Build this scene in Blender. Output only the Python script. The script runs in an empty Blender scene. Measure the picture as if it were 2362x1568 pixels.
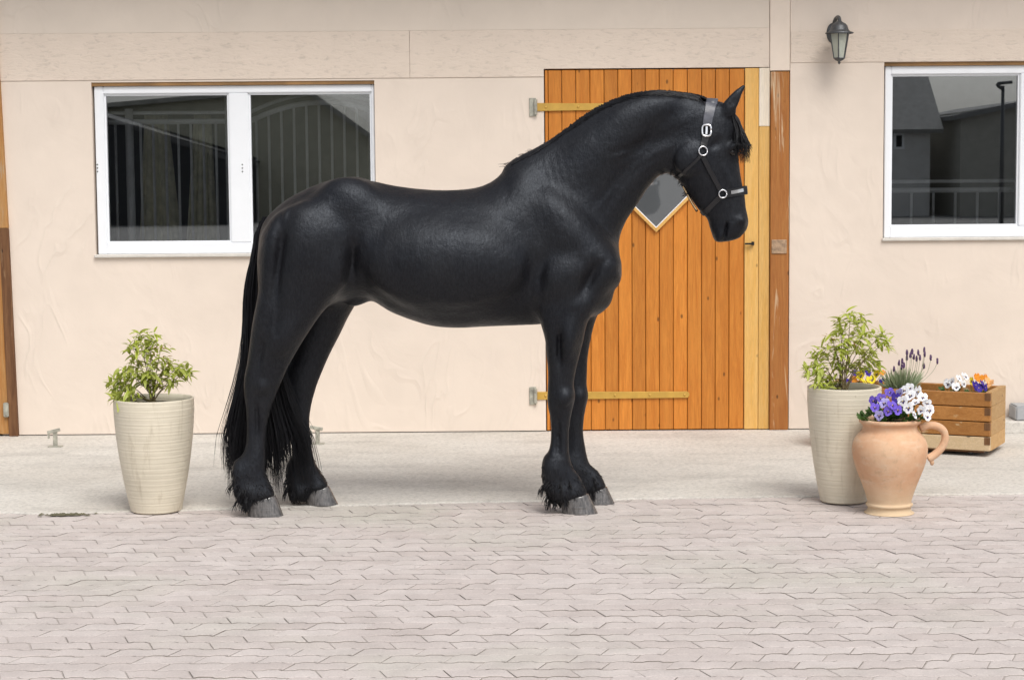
import bpy, bmesh, math, random
import numpy as np
from mathutils import Vector, Matrix, Euler
from mathutils.bvhtree import BVHTree

random.seed(7)
RNG = np.random.default_rng(11)
scene = bpy.context.scene
COL = scene.collection
R = math.radians

# ------------------------------------------------------------------ camera
FPX = 4464.0                 # focal length in units of a 2362 x 1568 picture
CAMZ = 1.6
PITCH = math.atan(390.0 / FPX)
ROLL = 0.008
cf = Vector((0, math.cos(PITCH), -math.sin(PITCH)))
cr0 = Vector((1, 0, 0)); cu0 = cr0.cross(cf)
cr = cr0 * math.cos(ROLL) - cu0 * math.sin(ROLL)
cu = cu0 * math.cos(ROLL) + cr0 * math.sin(ROLL)
CAM = Vector((0, 0, CAMZ))
cam_data = bpy.data.cameras.new('camera')
cam_data.sensor_width = 36.0
cam_data.lens = FPX / 2362.0 * 36.0
cam_data.clip_start = 0.1
cam_data.clip_end = 2000.0
cam = bpy.data.objects.new('camera', cam_data)
COL.objects.link(cam)
m = Matrix((cr, cu, -cf)).transposed().to_4x4()
m.translation = CAM
cam.matrix_world = m
scene.camera = cam

# ------------------------------------------------------------------ world, sun, exposure
SUN_AZ, SUN_EL = R(158), R(54)       # azimuth measured clockwise from +Y: behind the camera, to the right
world = bpy.data.worlds.new('World'); scene.world = world
world.use_nodes = True
wn = world.node_tree; wn.nodes.clear()
sky = wn.nodes.new('ShaderNodeTexSky'); sky.sky_type = 'NISHITA'
sky.sun_disc = False
sky.sun_elevation = SUN_EL; sky.sun_rotation = SUN_AZ
sky.air_density = 1.0; sky.dust_density = 3.0; sky.ozone_density = 1.0
hs = wn.nodes.new('ShaderNodeHueSaturation'); hs.inputs['Saturation'].default_value = 0.25
bg = wn.nodes.new('ShaderNodeBackground'); bg.inputs['Strength'].default_value = 0.122
wo = wn.nodes.new('ShaderNodeOutputWorld')
wn.links.new(sky.outputs[0], hs.inputs['Color']); wn.links.new(hs.outputs[0], bg.inputs['Color'])
wn.links.new(bg.outputs[0], wo.inputs['Surface'])
sl = bpy.data.lights.new('sun', 'SUN'); sl.energy = 1.5; sl.angle = R(32); sl.color = (1.0, 0.965, 0.91)
sun = bpy.data.objects.new('sun', sl); COL.objects.link(sun)
sd = Vector((math.sin(SUN_AZ) * math.cos(SUN_EL), math.cos(SUN_AZ) * math.cos(SUN_EL), math.sin(SUN_EL)))
sun.rotation_euler = sd.to_track_quat('Z', 'Y').to_euler()
sun.location = sd * 30
scene.view_settings.view_transform = 'Standard'
scene.view_settings.look = 'None'
scene.view_settings.exposure = 0.43
scene.view_settings.gamma = 1.0
scene.view_settings.use_curve_mapping = False

# ------------------------------------------------------------------ placing helpers
def ray(x, y):
    return cf + cr * ((x - 1181.0) / FPX) - cu * ((y - 784.0) / FPX)
def P(x, y, Y):                 # point on the upright plane at depth Y
    d = ray(x, y); return CAM + d * (Y / d.y)
def G(x, y, z=0.0):             # point on the ground
    d = ray(x, y); return CAM + d * ((z - CAMZ) / d.z)
def px(Y):                      # metres per picture unit at depth Y
    return Y / FPX / math.cos(PITCH)

# ------------------------------------------------------------------ object helpers
def tag(o, label=None, cat=None, group=None, kind=None):
    if label: o['label'] = label
    if cat: o['category'] = cat
    if group: o['group'] = group
    if kind: o['kind'] = kind
    return o
def thing(name, label, cat, loc=(0, 0, 0), group=None):
    o = bpy.data.objects.new(name, None); o.empty_display_size = 0.1
    COL.objects.link(o); o.location = loc
    return tag(o, label, cat, group)
def wloc(o):
    v = Vector((0, 0, 0))
    while o is not None:
        v += o.location; o = o.parent
    return v
def link(name, me, parent=None, loc=None):
    o = bpy.data.objects.new(name, me); COL.objects.link(o)
    base = wloc(parent) if parent is not None else Vector((0, 0, 0))
    if parent is not None: o.parent = parent
    o.location = (Vector(loc) if loc is not None else Vector((0, 0, 0))) - base
    return o
def mesh_np(name, v, f, mat, smooth=False, mats=None, idx=None):
    me = bpy.data.meshes.new(name)
    me.from_pydata([tuple(map(float, p)) for p in v], [], [tuple(map(int, q)) for q in f])
    for mm in (mats or [mat]): me.materials.append(mm)
    if idx is not None: me.polygons.foreach_set('material_index', np.asarray(idx, dtype=np.int32))
    if smooth: me.polygons.foreach_set('use_smooth', np.ones(len(me.polygons), dtype=bool))
    me.update()
    return me
def bm_mesh(name, bm, mat, smooth=False):
    me = bpy.data.meshes.new(name); bm.to_mesh(me); bm.free()
    me.materials.append(mat)
    if smooth: me.polygons.foreach_set('use_smooth', np.ones(len(me.polygons), dtype=bool))
    return me
def bm_box(bm, x0, x1, y0, y1, z0, z1, M=None):
    vs = [bm.verts.new(p) for p in ((x0, y0, z0), (x1, y0, z0), (x1, y1, z0), (x0, y1, z0), (x0, y0, z1), (x1, y0, z1), (x1, y1, z1), (x0, y1, z1))]
    for q in ((3, 2, 1, 0), (4, 5, 6, 7), (0, 1, 5, 4), (1, 2, 6, 5), (2, 3, 7, 6), (3, 0, 4, 7)):
        bm.faces.new([vs[i] for i in q])
    if M is not None:
        bmesh.ops.transform(bm, matrix=M, verts=vs)
    return vs
def box(name, x0, x1, y0, y1, z0, z1, mat, parent=None, bev=0.0, seg=1, M=None):
    bm = bmesh.new(); bm_box(bm, x0, x1, y0, y1, z0, z1)
    if bev: bmesh.ops.bevel(bm, geom=bm.edges[:], offset=bev, segments=seg, affect='EDGES', profile=0.6)
    if M is not None: bm.transform(M)
    return link(name, bm_mesh(name, bm, mat), parent)
def prism(name, pts_xz, y0, y1, mat, parent=None, bev=0.0):   # outline in the upright plane, front y0, back y1
    bm = bmesh.new()
    a = [bm.verts.new((x, y0, z)) for x, z in pts_xz]; b = [bm.verts.new((x, y1, z)) for x, z in pts_xz]
    n = len(a); bm.faces.new(a); bm.faces.new(b[::-1])
    for i in range(n): bm.faces.new((a[i], b[i], b[(i + 1) % n], a[(i + 1) % n]))
    bmesh.ops.recalc_face_normals(bm, faces=bm.faces[:])
    if bev: bmesh.ops.bevel(bm, geom=bm.edges[:], offset=bev, segments=1, affect='EDGES')
    return link(name, bm_mesh(name, bm, mat), parent)
def lathe(prof, n=48, cx=0, cy=0, cz=0):
    v, f = [], []
    for (r, z) in prof:
        for k in range(n):
            a = 2 * math.pi * k / n
            v.append((cx + r * math.cos(a), cy + r * math.sin(a), cz + z))
    for i in range(len(prof) - 1):
        for k in range(n):
            k2 = (k + 1) % n
            f.append((i * n + k, i * n + k2, (i + 1) * n + k2, (i + 1) * n + k))
    return v, f
def tubes(polys, sides=3):
    """polys: list of (points Nx3, radii N) -> one mesh"""
    V, F = [], []
    base = 0
    for pts, rad in polys:
        pts = np.asarray(pts, float); rad = np.asarray(rad, float); n = len(pts)
        t = np.gradient(pts, axis=0); t /= (np.linalg.norm(t, axis=1, keepdims=True) + 1e-9)
        ref = np.array([0.31, 0.83, 0.46]) if abs(t[0] @ np.array([0.31, 0.83, 0.46])) < 0.9 else np.array([0.9, -0.2, 0.1])
        a = np.cross(t, ref); a /= (np.linalg.norm(a, axis=1, keepdims=True) + 1e-9)
        b = np.cross(t, a)
        for s in range(sides):
            an = 2 * math.pi * s / sides
            V.append(pts + rad[:, None] * (math.cos(an) * a + math.sin(an) * b))
        for s in range(sides):
            s2 = (s + 1) % sides
            i = np.arange(n - 1)
            F.append(np.stack([base + s * n + i, base + s2 * n + i, base + s2 * n + i + 1, base + s * n + i + 1], 1))
        if sides > 3:
            F_cap0 = [base + s * n for s in range(sides)]; F_cap1 = [base + s * n + n - 1 for s in range(sides)]
            F.append(F_cap0[::-1]); F.append(F_cap1)
        base += sides * n
    v = np.concatenate(V)
    f = []
    for q in F:
        if isinstance(q, list): f.append(tuple(q))
        else: f.extend(map(tuple, q.tolist()))
    return v, f
def crom(pts, n):
    """Catmull-Rom through rows of pts, n samples"""
    p = np.asarray(pts, float)
    p = np.vstack([2 * p[0] - p[1], p, 2 * p[-1] - p[-2]])
    u = np.linspace(0, len(p) - 3 - 1e-6, n); i = u.astype(int); t = (u - i)[:, None]
    a, b, c, d = p[i], p[i + 1], p[i + 2], p[i + 3]
    return 0.5 * (2 * b + (c - a) * t + (2 * a - 5 * b + 4 * c - d) * t ** 2 + (3 * b - a - 3 * c + d) * t ** 3)

# ------------------------------------------------------------------ materials
class NT:
    def __init__(s, name):
        s.m = bpy.data.materials.new(name); s.m.use_nodes = True
        s.t = s.m.node_tree; s.b = s.t.nodes['Principled BSDF']; s.out = s.t.nodes['Material Output']
    def n(s, kind, **kw):
        o = s.t.nodes.new('ShaderNode' + kind)
        for k, v in kw.items():
            if hasattr(o, k): setattr(o, k, v)
            else: o.inputs[k].default_value = v
        return o
    def l(s, a, b): s.t.links.new(a, b)
    def coord(s, which='Object', scale=(1, 1, 1), rot=(0, 0, 0)):
        c = s.n('TexCoord'); mp = s.n('Mapping')
        mp.inputs['Scale'].default_value = scale; mp.inputs['Rotation'].default_value = rot
        s.l(c.outputs[which], mp.inputs['Vector']); return mp.outputs[0]
    def noise(s, vec, scale, detail=4.0, rough=0.55, dist=0.0):
        o = s.n('TexNoise'); o.inputs['Scale'].default_value = scale; o.inputs['Detail'].default_value = detail
        o.inputs['Roughness'].default_value = rough; o.inputs['Distortion'].default_value = dist
        s.l(vec, o.inputs['Vector']); return o.outputs['Fac']
    def ramp(s, fac, stops):
        o = s.n('ValToRGB'); e = o.color_ramp.elements
        while len(e) < len(stops): e.new(0.5)
        for k, (p, c) in enumerate(stops):
            e[k].position = p; e[k].color = (c, c, c, 1) if isinstance(c, (int, float)) else (*c, 1)
        s.l(fac, o.inputs[0]); return o.outputs[0]
    def mix(s, fac, a, b, mode='MIX'):
        o = s.n('MixRGB'); o.blend_type = mode
        for i, x in enumerate((fac, a, b)):
            if hasattr(x, 'links') or hasattr(x, 'is_linked'): s.l(x, o.inputs[i])
            elif i == 0: o.inputs[0].default_value = x
            else: o.inputs[i].default_value = (x, x, x, 1) if isinstance(x, (int, float)) else (*x, 1)
        return o.outputs[0]
    def math(s, op, a, b=None, c=None):
        o = s.n('Math'); o.operation = op
        for i, x in enumerate((a, b, c)):
            if x is None: continue
            if isinstance(x, (int, float)): o.inputs[i].default_value = x
            else: s.l(x, o.inputs[i])
        return o.outputs[0]
    def bump(s, h, strength, dist, prev=None):
        o = s.n('Bump'); o.inputs['Strength'].default_value = strength; o.inputs['Distance'].default_value = dist
        s.l(h, o.inputs['Height'])
        if prev is not None: s.l(prev, o.inputs['Normal'])
        return o.outputs[0]
    def set(s, **kw):
        for k, v in kw.items():
            k = k.replace('_', ' ')
            if isinstance(v, (int, float)): s.b.inputs[k].default_value = v
            elif isinstance(v, tuple): s.b.inputs[k].default_value = (*v, 1)
            else: s.l(v, s.b.inputs[k])
        return s

def simple(name, col, rough=0.6, metal=0.0, var=0.12, scale=14, bump=0.0, spec=0.5):
    t = NT(name); v = t.coord()
    n = t.noise(v, scale)
    c = t.mix(1.0, col, t.ramp(n, [(0.25, 1 - var), (0.75, 1 + var)]), 'MULTIPLY')
    t.set(Base_Color=c, Roughness=rough, Metallic=metal, Specular_IOR_Level=spec)
    if bump: t.set(Normal=t.bump(t.noise(v, scale * 4), bump, 0.01))
    return t.m

def plaster(name, col, rough_board=False):
    t = NT(name); v = t.coord()
    big = t.noise(v, 0.8, 3); mid = t.noise(v, 5, 5)
    c = t.mix(1.0, col, t.ramp(big, [(0.3, 0.955), (0.7, 1.03)]), 'MULTIPLY')
    c = t.mix(1.0, c, t.ramp(mid, [(0.3, 0.97), (0.7, 1.02)]), 'MULTIPLY')
    if rough_board:
        vs = t.coord(scale=(3.0, 1, 9))
        n1 = t.noise(vs, 6, 6, 0.62, 0.6)
        c = t.mix(1.0, c, t.ramp(n1, [(0.30, 0.84), (0.46, 1.0)]), 'MULTIPLY')
        nb = t.bump(n1, 0.35, 0.012); nb = t.bump(t.noise(v, 60, 4), 0.15, 0.004, nb)
    else:
        # trowel scrapes: thin curved ridges of a warped noise
        vs = t.coord(scale=(1.0, 1.0, 0.55), rot=(0, R(38), 0))
        w = t.noise(vs, 2.6, 2.0, 0.5, 1.6)
        rdg = t.math('ABSOLUTE', t.math('SUBTRACT', w, 0.5))
        line = t.ramp(rdg, [(0.0, 1.0), (0.06, 0.0)])
        gate = t.ramp(t.noise(v, 2.1, 2), [(0.45, 0.0), (0.6, 1.0)])
        ln = t.mix(1.0, line, gate, 'MULTIPLY')
        c = t.mix(1.0, c, t.ramp(ln, [(0.0, 1.0), (1.0, 0.985)]), 'MULTIPLY')
        h = t.mix(0.36, t.noise(v, 3.2, 3, 0.5, 0.8), ln, 'ADD')
        nb = t.bump(h, 0.30, 0.02); nb = t.bump(t.noise(v, 90, 3), 0.12, 0.003, nb)
    spk = t.noise(v, 38, 3, 0.75)
    c = t.mix(t.ramp(spk, [(0.73, 0.0), (0.80, 0.16)]), c, (0.45, 0.37, 0.29))
    t.set(Base_Color=c, Roughness=0.9, Specular_IOR_Level=0.2, Normal=nb)
    return t.m

def wood(name, col, col2, axis='z', rough=0.55, worn=None, worn_amt=0.0, knots=True):
    t = NT(name)
    oi = t.n('ObjectInfo')
    sc = {'z': (9, 9, 0.55), 'x': (0.55, 9, 9), 'y': (9, 0.55, 9)}[axis]
    c0 = t.n('TexCoord'); add = t.n('VectorMath'); add.operation = 'ADD'
    mul = t.n('VectorMath'); mul.operation = 'SCALE'; mul.inputs[0].default_value = (13.0, 7.0, 5.0)
    t.l(oi.outputs['Random'], mul.inputs['Scale'])
    t.l(c0.outputs['Object'], add.inputs[0]); t.l(mul.outputs[0], add.inputs[1])
    mp = t.n('Mapping'); mp.inputs['Scale'].default_value = sc; t.l(add.outputs[0], mp.inputs['Vector'])
    g = t.noise(mp.outputs[0], 4.0, 6, 0.65, 1.2)
    fine = t.noise(mp.outputs[0], 26.0, 3, 0.6, 0.3)
    c = t.mix(t.ramp(g, [(0.35, 0.0), (0.68, 1.0)]), col, col2)
    c = t.mix(1.0, c, t.ramp(fine, [(0.3, 0.86), (0.7, 1.08)]), 'MULTIPLY')
    c = t.mix(1.0, c, t.ramp(oi.outputs['Random'], [(0.0, 0.86), (1.0, 1.12)]), 'MULTIPLY')
    if knots:
        vo = t.n('TexVoronoi'); mp2 = t.n('Mapping'); mp2.inputs['Scale'].default_value = tuple(1.0 if s_ < 1 else 1.9 for s_ in sc)
        t.l(add.outputs[0], mp2.inputs['Vector']); t.l(mp2.outputs[0], vo.inputs['Vector']); vo.inputs['Scale'].default_value = 5.5
        k = t.ramp(vo.outputs['Distance'], [(0.045, 0.35), (0.095, 1.0)])
        c = t.mix(1.0, c, k, 'MULTIPLY')
    if worn is not None:
        wv = t.noise(mp.outputs[0], 1.6, 5, 0.7, 0.8)
        c = t.mix(t.ramp(wv, [(0.62 - worn_amt, 0.0), (0.70 - worn_amt, 1.0)]), c, worn)
    t.set(Base_Color=c, Roughness=rough, Specular_IOR_Level=0.35, Normal=t.bump(fine, 0.12, 0.004))
    return t.m

def concrete_mat():
    t = NT('concrete'); v = t.coord()
    big = t.noise(v, 0.7, 5, 0.6); sp = t.noise(v, 55, 4, 0.7); pat = t.noise(t.coord(scale=(0.6, 1.6, 1)), 2.3, 5, 0.6)
    c = t.mix(t.ramp(big, [(0.3, 0), (0.7, 1)]), (0.54, 0.505, 0.455), (0.65, 0.625, 0.58))
    c = t.mix(1.0, c, t.ramp(sp, [(0.3, 0.72), (0.5, 0.98), (0.72, 1.12)]), 'MULTIPLY')
    c = t.mix(1.0, c, t.ramp(pat, [(0.28, 0.80), (0.5, 1.0)]), 'MULTIPLY')
    t.set(Base_Color=c, Roughness=0.92, Specular_IOR_Level=0.2, Normal=t.bump(sp, 0.5, 0.006))
    return t.m

def paver_mat():
    t = NT('paver_stone'); v = t.coord()
    gm = t.n('NewGeometry'); oi = t.n('ObjectInfo')
    r = t.math('FRACT', t.math('ADD', gm.outputs['Random Per Island'], oi.outputs['Random']))
    wv = t.n('NewGeometry')
    mp = t.n('Mapping'); t.l(wv.outputs['Position'], mp.inputs['Vector'])
    big = t.noise(mp.outputs[0], 0.75, 4, 0.6); sp = t.noise(mp.outputs[0], 130, 3, 0.7); md = t.noise(mp.outputs[0], 7, 4)
    c = t.mix(t.ramp(r, [(0.0, 0.0), (1.0, 1.0)]), (0.515, 0.455, 0.430), (0.570, 0.515, 0.490))
    c = t.mix(t.ramp(big, [(0.50, 0.0), (0.72, 0.75)]), c, (0.49, 0.475, 0.415))
    c = t.mix(1.0, c, t.ramp(md, [(0.3, 0.90), (0.7, 1.06)]), 'MULTIPLY')
    c = t.mix(1.0, c, t.ramp(sp, [(0.3, 0.86), (0.7, 1.1)]), 'MULTIPLY')
    t.set(Base_Color=c, Roughness=0.88, Specular_IOR_Level=0.25, Normal=t.bump(sp, 0.4, 0.003))
    return t.m

def glass_mat():
    t = NT('window_glass')
    tr = t.n('BsdfTransparent'); tr.inputs[0].default_value = (0.90, 0.91, 0.91, 1)
    gl = t.n('BsdfGlossy'); gl.inputs['Roughness'].default_value = 0.008; gl.inputs['Color'].default_value = (0.95, 0.98, 1.0, 1)
    fr = t.n('Fresnel'); fr.inputs['IOR'].default_value = 2.55
    mx = t.n('MixShader'); t.l(fr.outputs[0], mx.inputs[0]); t.l(tr.outputs[0], mx.inputs[1]); t.l(gl.outputs[0], mx.inputs[2])
    t.l(mx.outputs[0], t.out.inputs['Surface'])
    return t.m

def coat_mat():
    t = NT('black_coat'); v = t.coord()
    lo = t.noise(v, 6.5, 5, 0.62)
    dap = t.noise(v, 17, 3, 0.6, 0.4)
    hair = t.noise(t.coord(scale=(90, 60, 22), rot=(0, R(28), 0)), 1.6, 4, 0.7, 0.5)
    c = t.mix(t.ramp(lo, [(0.3, 0), (0.7, 1)]), (0.0060, 0.0060, 0.0078), (0.0098, 0.0094, 0.0104))
    nb = t.bump(lo, 0.30, 0.03)
    nb = t.bump(dap, 0.28, 0.010, nb)
    nb = t.bump(hair, 0.30, 0.006, nb)
    rg = t.mix(0.5, t.ramp(lo, [(0.3, 0.34), (0.7, 0.54)]), t.ramp(dap, [(0.3, 0.36), (0.7, 0.56)]))
    t.set(Base_Color=c, Roughness=rg, Specular_IOR_Level=t.ramp(hair, [(0.3, 0.22), (0.7, 0.42)]), Normal=nb)
    t.b.inputs['Specular Tint'].default_value = (0.80, 0.88, 1.0, 1)
    t.b.inputs['Sheen Weight'].default_value = 0.02; t.b.inputs['Sheen Roughness'].default_value = 0.35
    t.b.inputs['Sheen Tint'].default_value = (0.62, 0.66, 0.75, 1)
    return t.m

M_PLASTER = plaster('cream_plaster', (0.745, 0.645, 0.555))
M_PLASTER_TOP = plaster('upper_plaster', (0.715, 0.625, 0.535))
M_BOARD = plaster('painted_rough_board', (0.73, 0.625, 0.53), True)
M_TRIM = simple('painted_timber', (0.76, 0.65, 0.55), 0.8, var=0.04)
M_DOOR = wood('orange_door_wood', (0.50, 0.165, 0.020), (0.62, 0.235, 0.036))
M_JAMB = wood('yellow_pine', (0.70, 0.39, 0.10), (0.76, 0.47, 0.16), worn=(0.70, 0.55, 0.36), worn_amt=-0.05)
M_JAMB_BARE = wood('bleached_pine', (0.70, 0.60, 0.47), (0.74, 0.66, 0.55))
M_POST = wood('worn_brown_post', (0.36, 0.125, 0.028), (0.45, 0.19, 0.05), worn=(0.60, 0.44, 0.28), worn_amt=0.07, rough=0.7)
M_POST_DARK = wood('weathered_dark_post', (0.12, 0.052, 0.022), (0.22, 0.105, 0.045), worn=(0.34, 0.22, 0.12), worn_amt=0.05, rough=0.8)
M_POST_UP = wood('weathered_amber_post', (0.40, 0.18, 0.05), (0.47, 0.27, 0.11), worn=(0.40, 0.31, 0.21), worn_amt=0.06, rough=0.8)
M_STRAP = simple('ochre_strap_paint', (0.52, 0.31, 0.055), 0.5, var=0.15)
M_GALV = simple('galvanised_steel', (0.40, 0.39, 0.33), 0.55, 0.4, var=0.4, scale=30)
M_PVC = simple('white_window_plastic', (0.83, 0.85, 0.88), 0.35, var=0.015)
M_SILL = simple('grey_sill', (0.62, 0.59, 0.54), 0.6)
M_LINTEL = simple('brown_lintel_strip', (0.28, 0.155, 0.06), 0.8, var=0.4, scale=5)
M_DARKHOLE = simple('dark_opening', (0.012, 0.012, 0.012), 0.9)
M_GLASS = glass_mat()
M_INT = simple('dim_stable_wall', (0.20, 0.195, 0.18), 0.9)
M_BAR = simple('grey_stall_bar', (0.85, 0.85, 0.87), 0.5, 0.0)
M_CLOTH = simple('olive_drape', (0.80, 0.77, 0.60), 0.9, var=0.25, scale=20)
M_CONC = concrete_mat()
M_PAVER = paver_mat()
M_SAND = simple('joint_sand', (0.42, 0.375, 0.345), 0.95, var=0.25, scale=14)
M_JOINT = simple('joint_dirt', (0.22, 0.195, 0.172), 0.95, var=0.35, scale=9)
M_ASPH = simple('yard_asphalt', (0.20, 0.195, 0.19), 0.95, var=0.2, scale=3)
M_COAT = coat_mat()
M_HAIR = simple('black_horse_hair', (0.007, 0.007, 0.009), 0.40, var=0.25, scale=40, spec=0.34)
t = NT('glossy_hoof_horn')
hn_ = t.noise(t.coord(scale=(40, 40, 6)), 3.0, 4, 0.6); rg_ = t.noise(t.coord(scale=(2, 2, 70)), 2.0, 2, 0.5)
t.set(Base_Color=t.mix(t.ramp(hn_, [(0.35, 0), (0.7, 1)]), (0.045, 0.042, 0.042), (0.14, 0.13, 0.125)), Roughness=t.ramp(hn_, [(0.3, 0.12), (0.7, 0.28)]), Specular_IOR_Level=0.9, Normal=t.bump(rg_, 0.35, 0.004))
M_HOOF = t.m
M_EYE = simple('dark_eye', (0.006, 0.004, 0.003), 0.05)
M_LEATHER = simple('black_leather', (0.009, 0.009, 0.011), 0.34, var=0.2, spec=0.5)
M_LEATHER_SHINE = simple('worn_grey_leather', (0.075, 0.078, 0.095), 0.30, var=0.25, scale=30)
M_SILVER = simple('polished_steel', (0.82, 0.82, 0.84), 0.16, 1.0, var=0.04)
M_TAN = simple('tan_leather_edge', (0.55, 0.38, 0.20), 0.6)
M_IRON = simple('weathered_lamp_metal', (0.10, 0.105, 0.11), 0.45, 0.5, var=0.35, scale=40)
M_SOIL = simple('potting_soil', (0.035, 0.024, 0.016), 0.95, var=0.4, scale=60, bump=0.6)

# ------------------------------------------------------------------ ground
YW = G(1181, 998).y
bmg = bmesh.new()
bm_box(bmg, -400, 400, -400, 400, -0.30, -0.040)
tag(link('ground', bm_mesh('ground', bmg, M_ASPH)), 'grey yard ground around the stable', kind='structure')

# apron: concrete slab whose front edge runs slightly askew to the wall
edge_px = [(-700, 1190), (-200, 1187), (0, 1184), (120, 1187), (250, 1183), (450, 1178), (650, 1172), (900, 1164), (1250, 1157), (1600, 1150), (1900, 1146), (2200, 1142), (2500, 1139), (3100, 1133)]
edge = [G(x, y) for x, y in edge_px]
ex = np.interp(np.linspace(edge[0].x, edge[-1].x, 160), [p.x for p in edge], [p.x for p in edge])
ey = np.interp(ex, [p.x for p in edge], [p.y for p in edge]) + RNG.normal(0, 0.006, 160)
def edge_y(x): return float(np.interp(x, ex, ey))
v, f = [], []
for i in range(160):
    v += [(ex[i], ey[i], -0.035), (ex[i], ey[i], 0.003), (ex[i], ey[i] + 0.012, 0.007), (ex[i], YW + 0.24, 0.007)]
for i in range(159):
    for k in range(3): f.append((i * 4 + k, i * 4 + 4 + k, i * 4 + 5 + k, i * 4 + 1 + k))
tag(link('concrete_apron', mesh_np('concrete_apron', v, f, M_CONC)), 'pale concrete apron along the foot of the stable wall', kind='structure')
AZ = 0.007   # top of the apron

# paving: interlocking zig-zag stones in running bond
paving = link('paving', mesh_np('paving', [(-4.6, 3.0, -0.0035), (4.6, 3.0, -0.0035), (4.6, 10.1, -0.0035), (-4.6, 10.1, -0.0035)], [(0, 1, 2, 3)], M_SAND))
tag(paving, 'pinkish interlocking paving of the yard', kind='structure')
PL, PH, GAP = 0.206, 0.093, 0.0058
def stone_outline(sg=1):
    A = 0.012
    wave = [(0, 0), (0.10, 0), (0.17, A), (0.34, A), (0.41, 0), (0.5, 0), (0.60, 0), (0.67, A), (0.84, A), (0.91, 0), (1, 0)]
    S0 = 0.016 * sg
    bot = [(x * PL, z) for x, z in wave]; bot[0] = (S0, 0); bot[-1] = (PL + S0, 0)
    top = [(x * PL, z + PH) for x, z in wave]; top[0] = (-S0, PH); top[-1] = (PL - S0, PH)
    return bot + top[::-1]
def inset(poly, d):
    n = len(poly); out = []
    for i in range(n):
        p0 = Vector(poly[i - 1]); p1 = Vector(poly[i]); p2 = Vector(poly[(i + 1) % n])
        a = (p1 - p0).normalized(); b = (p2 - p1).normalized()
        na = Vector((-a.y, a.x)); nb_ = Vector((-b.y, b.x))
        bis = (na + nb_); L = bis.length
        bis = bis / L if L > 1e-6 else na
        k = d / max(0.5, bis.dot(na))
        out.append(p1 + bis * k)
    return out
cxy = Vector((PL / 2, PH / 2))
def stone(sg):
    o0 = stone_outline(sg)
    r1 = [p - cxy for p in inset(o0, GAP / 2)]; r2 = [p - cxy for p in inset(o0, GAP / 2 + 0.0022)]
    return r1, r2
SVS = []
for sg in (1, -1):
    ring1, ring2 = stone(sg)
    NR = len(ring1)
    for p in ring1 + ring2: p.y *= 0.962; p.x *= 1.008
    SVS.append(np.array([(p.x, p.y, -0.011) for p in ring1] + [(p.x, p.y, -0.0014) for p in ring1] + [(p.x, p.y, 0.0) for p in ring2]))
SF = []
for i in range(NR):
    j = (i + 1) % NR
    SF.append((i, j, NR + j, NR + i)); SF.append((NR + i, NR + j, 2 * NR + j, 2 * NR + i))
SF.append(tuple(range(2 * NR, 3 * NR)))
SIDX = [1 if len(q_) == 4 and max(q_) < 2 * NR else 0 for q_ in SF]
stone_mes = [mesh_np('paver', q_, SF, M_PAVER, False, [M_PAVER, M_JOINT], SIDX) for q_ in SVS]
spots = []
row = 0; y = 3.1
ROT = R(-1.2)
while y < 10.2:
    xo = -4.4 + (PL / 2 if row % 2 else 0.0) + random.uniform(-0.004, 0.004)
    x = xo
    while x < 4.4:
        X = x * math.cos(ROT) - (y - 8) * math.sin(ROT); Yy = 8 + x * math.sin(ROT) + (y - 8) * math.cos(ROT)
        if Yy < edge_y(X) + 0.10: spots.append((X, Yy, (row // 2) % 2 if row % 3 else row % 2))
        x += PL
    y += PH; row += 1
def seen(p):
    d = Vector((p[0], p[1], 0)) - CAM
    w_ = d.dot(cf)
    u = d.dot(cr) / w_ * FPX + 1181; vv = 784 - d.dot(cu) / w_ * FPX
    return -10 < u < 2372 and vv < 1580
spots.sort(key=lambda p: (not seen(p), p[1]))
near, rest = spots[:300], spots[300:]
for (X, Yy, kd) in near:
    o = bpy.data.objects.new('paver', stone_mes[kd]); COL.objects.link(o); o.parent = paving
    o.location = (X, Yy, random.uniform(-0.0016, 0.0012)); o.rotation_euler = (random.gauss(0, 0.005), random.gauss(0, 0.004), ROT + random.gauss(0, 0.006))
V, F = [], []
for k, (X, Yy, kd) in enumerate(rest):
    a = ROT + random.gauss(0, 0.006); ca, sa = math.cos(a), math.sin(a)
    q = SVS[kd].copy(); q[:, 2] += random.uniform(-0.0016, 0.0012) + (q[:, 1] * random.gauss(0, 0.005))
    V.append(np.stack([X + q[:, 0] * ca - q[:, 1] * sa, Yy + q[:, 0] * sa + q[:, 1] * ca, q[:, 2]], 1))
    F += [tuple(i + k * 3 * NR for i in ff) for ff in SF]
tag(link('pavers_beyond', mesh_np('pavers_beyond', np.concatenate(V), F, M_PAVER, False, [M_PAVER, M_JOINT], SIDX * len(rest)), paving), kind='stuff')

# ------------------------------------------------------------------ the stable building
stable = thing('stable_building', 'cream plastered stable building with white windows and an orange plank door', 'building', (0, YW, 0))
TOPZ = 3.45
def wx(x, y=600): return P(x, y, YW).x
def wz(y, x=1181): return P(x, y, YW).z
LW = dict(x0=(wx(207, 190) + wx(224, 590)) / 2, x1=(wx(863, 190) + wx(869, 590)) / 2, z0=(P(226, 590, YW).z + P(860, 590, YW).z) / 2, z1=(P(207, 188, YW).z + P(862, 189, YW).z) / 2)
RW = dict(x0=(wx(2041, 150) + wx(2034, 550)) / 2, x1=wx(2041, 150) + 1.66, z0=P(2180, 553, YW).z, z1=P(2200, 143, YW).z)
DW = dict(x0=(wx(1250, 200) + wx(1264, 990)) / 2, x1=(wx(1821, 200) + wx(1818, 990)) / 2, z0=0.0, z1=P(1500, 158, YW).z)
WALL_L = wx(45, 1010) - 0.10
XJ = DW['x1']                       # joint between the two wall sections
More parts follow.
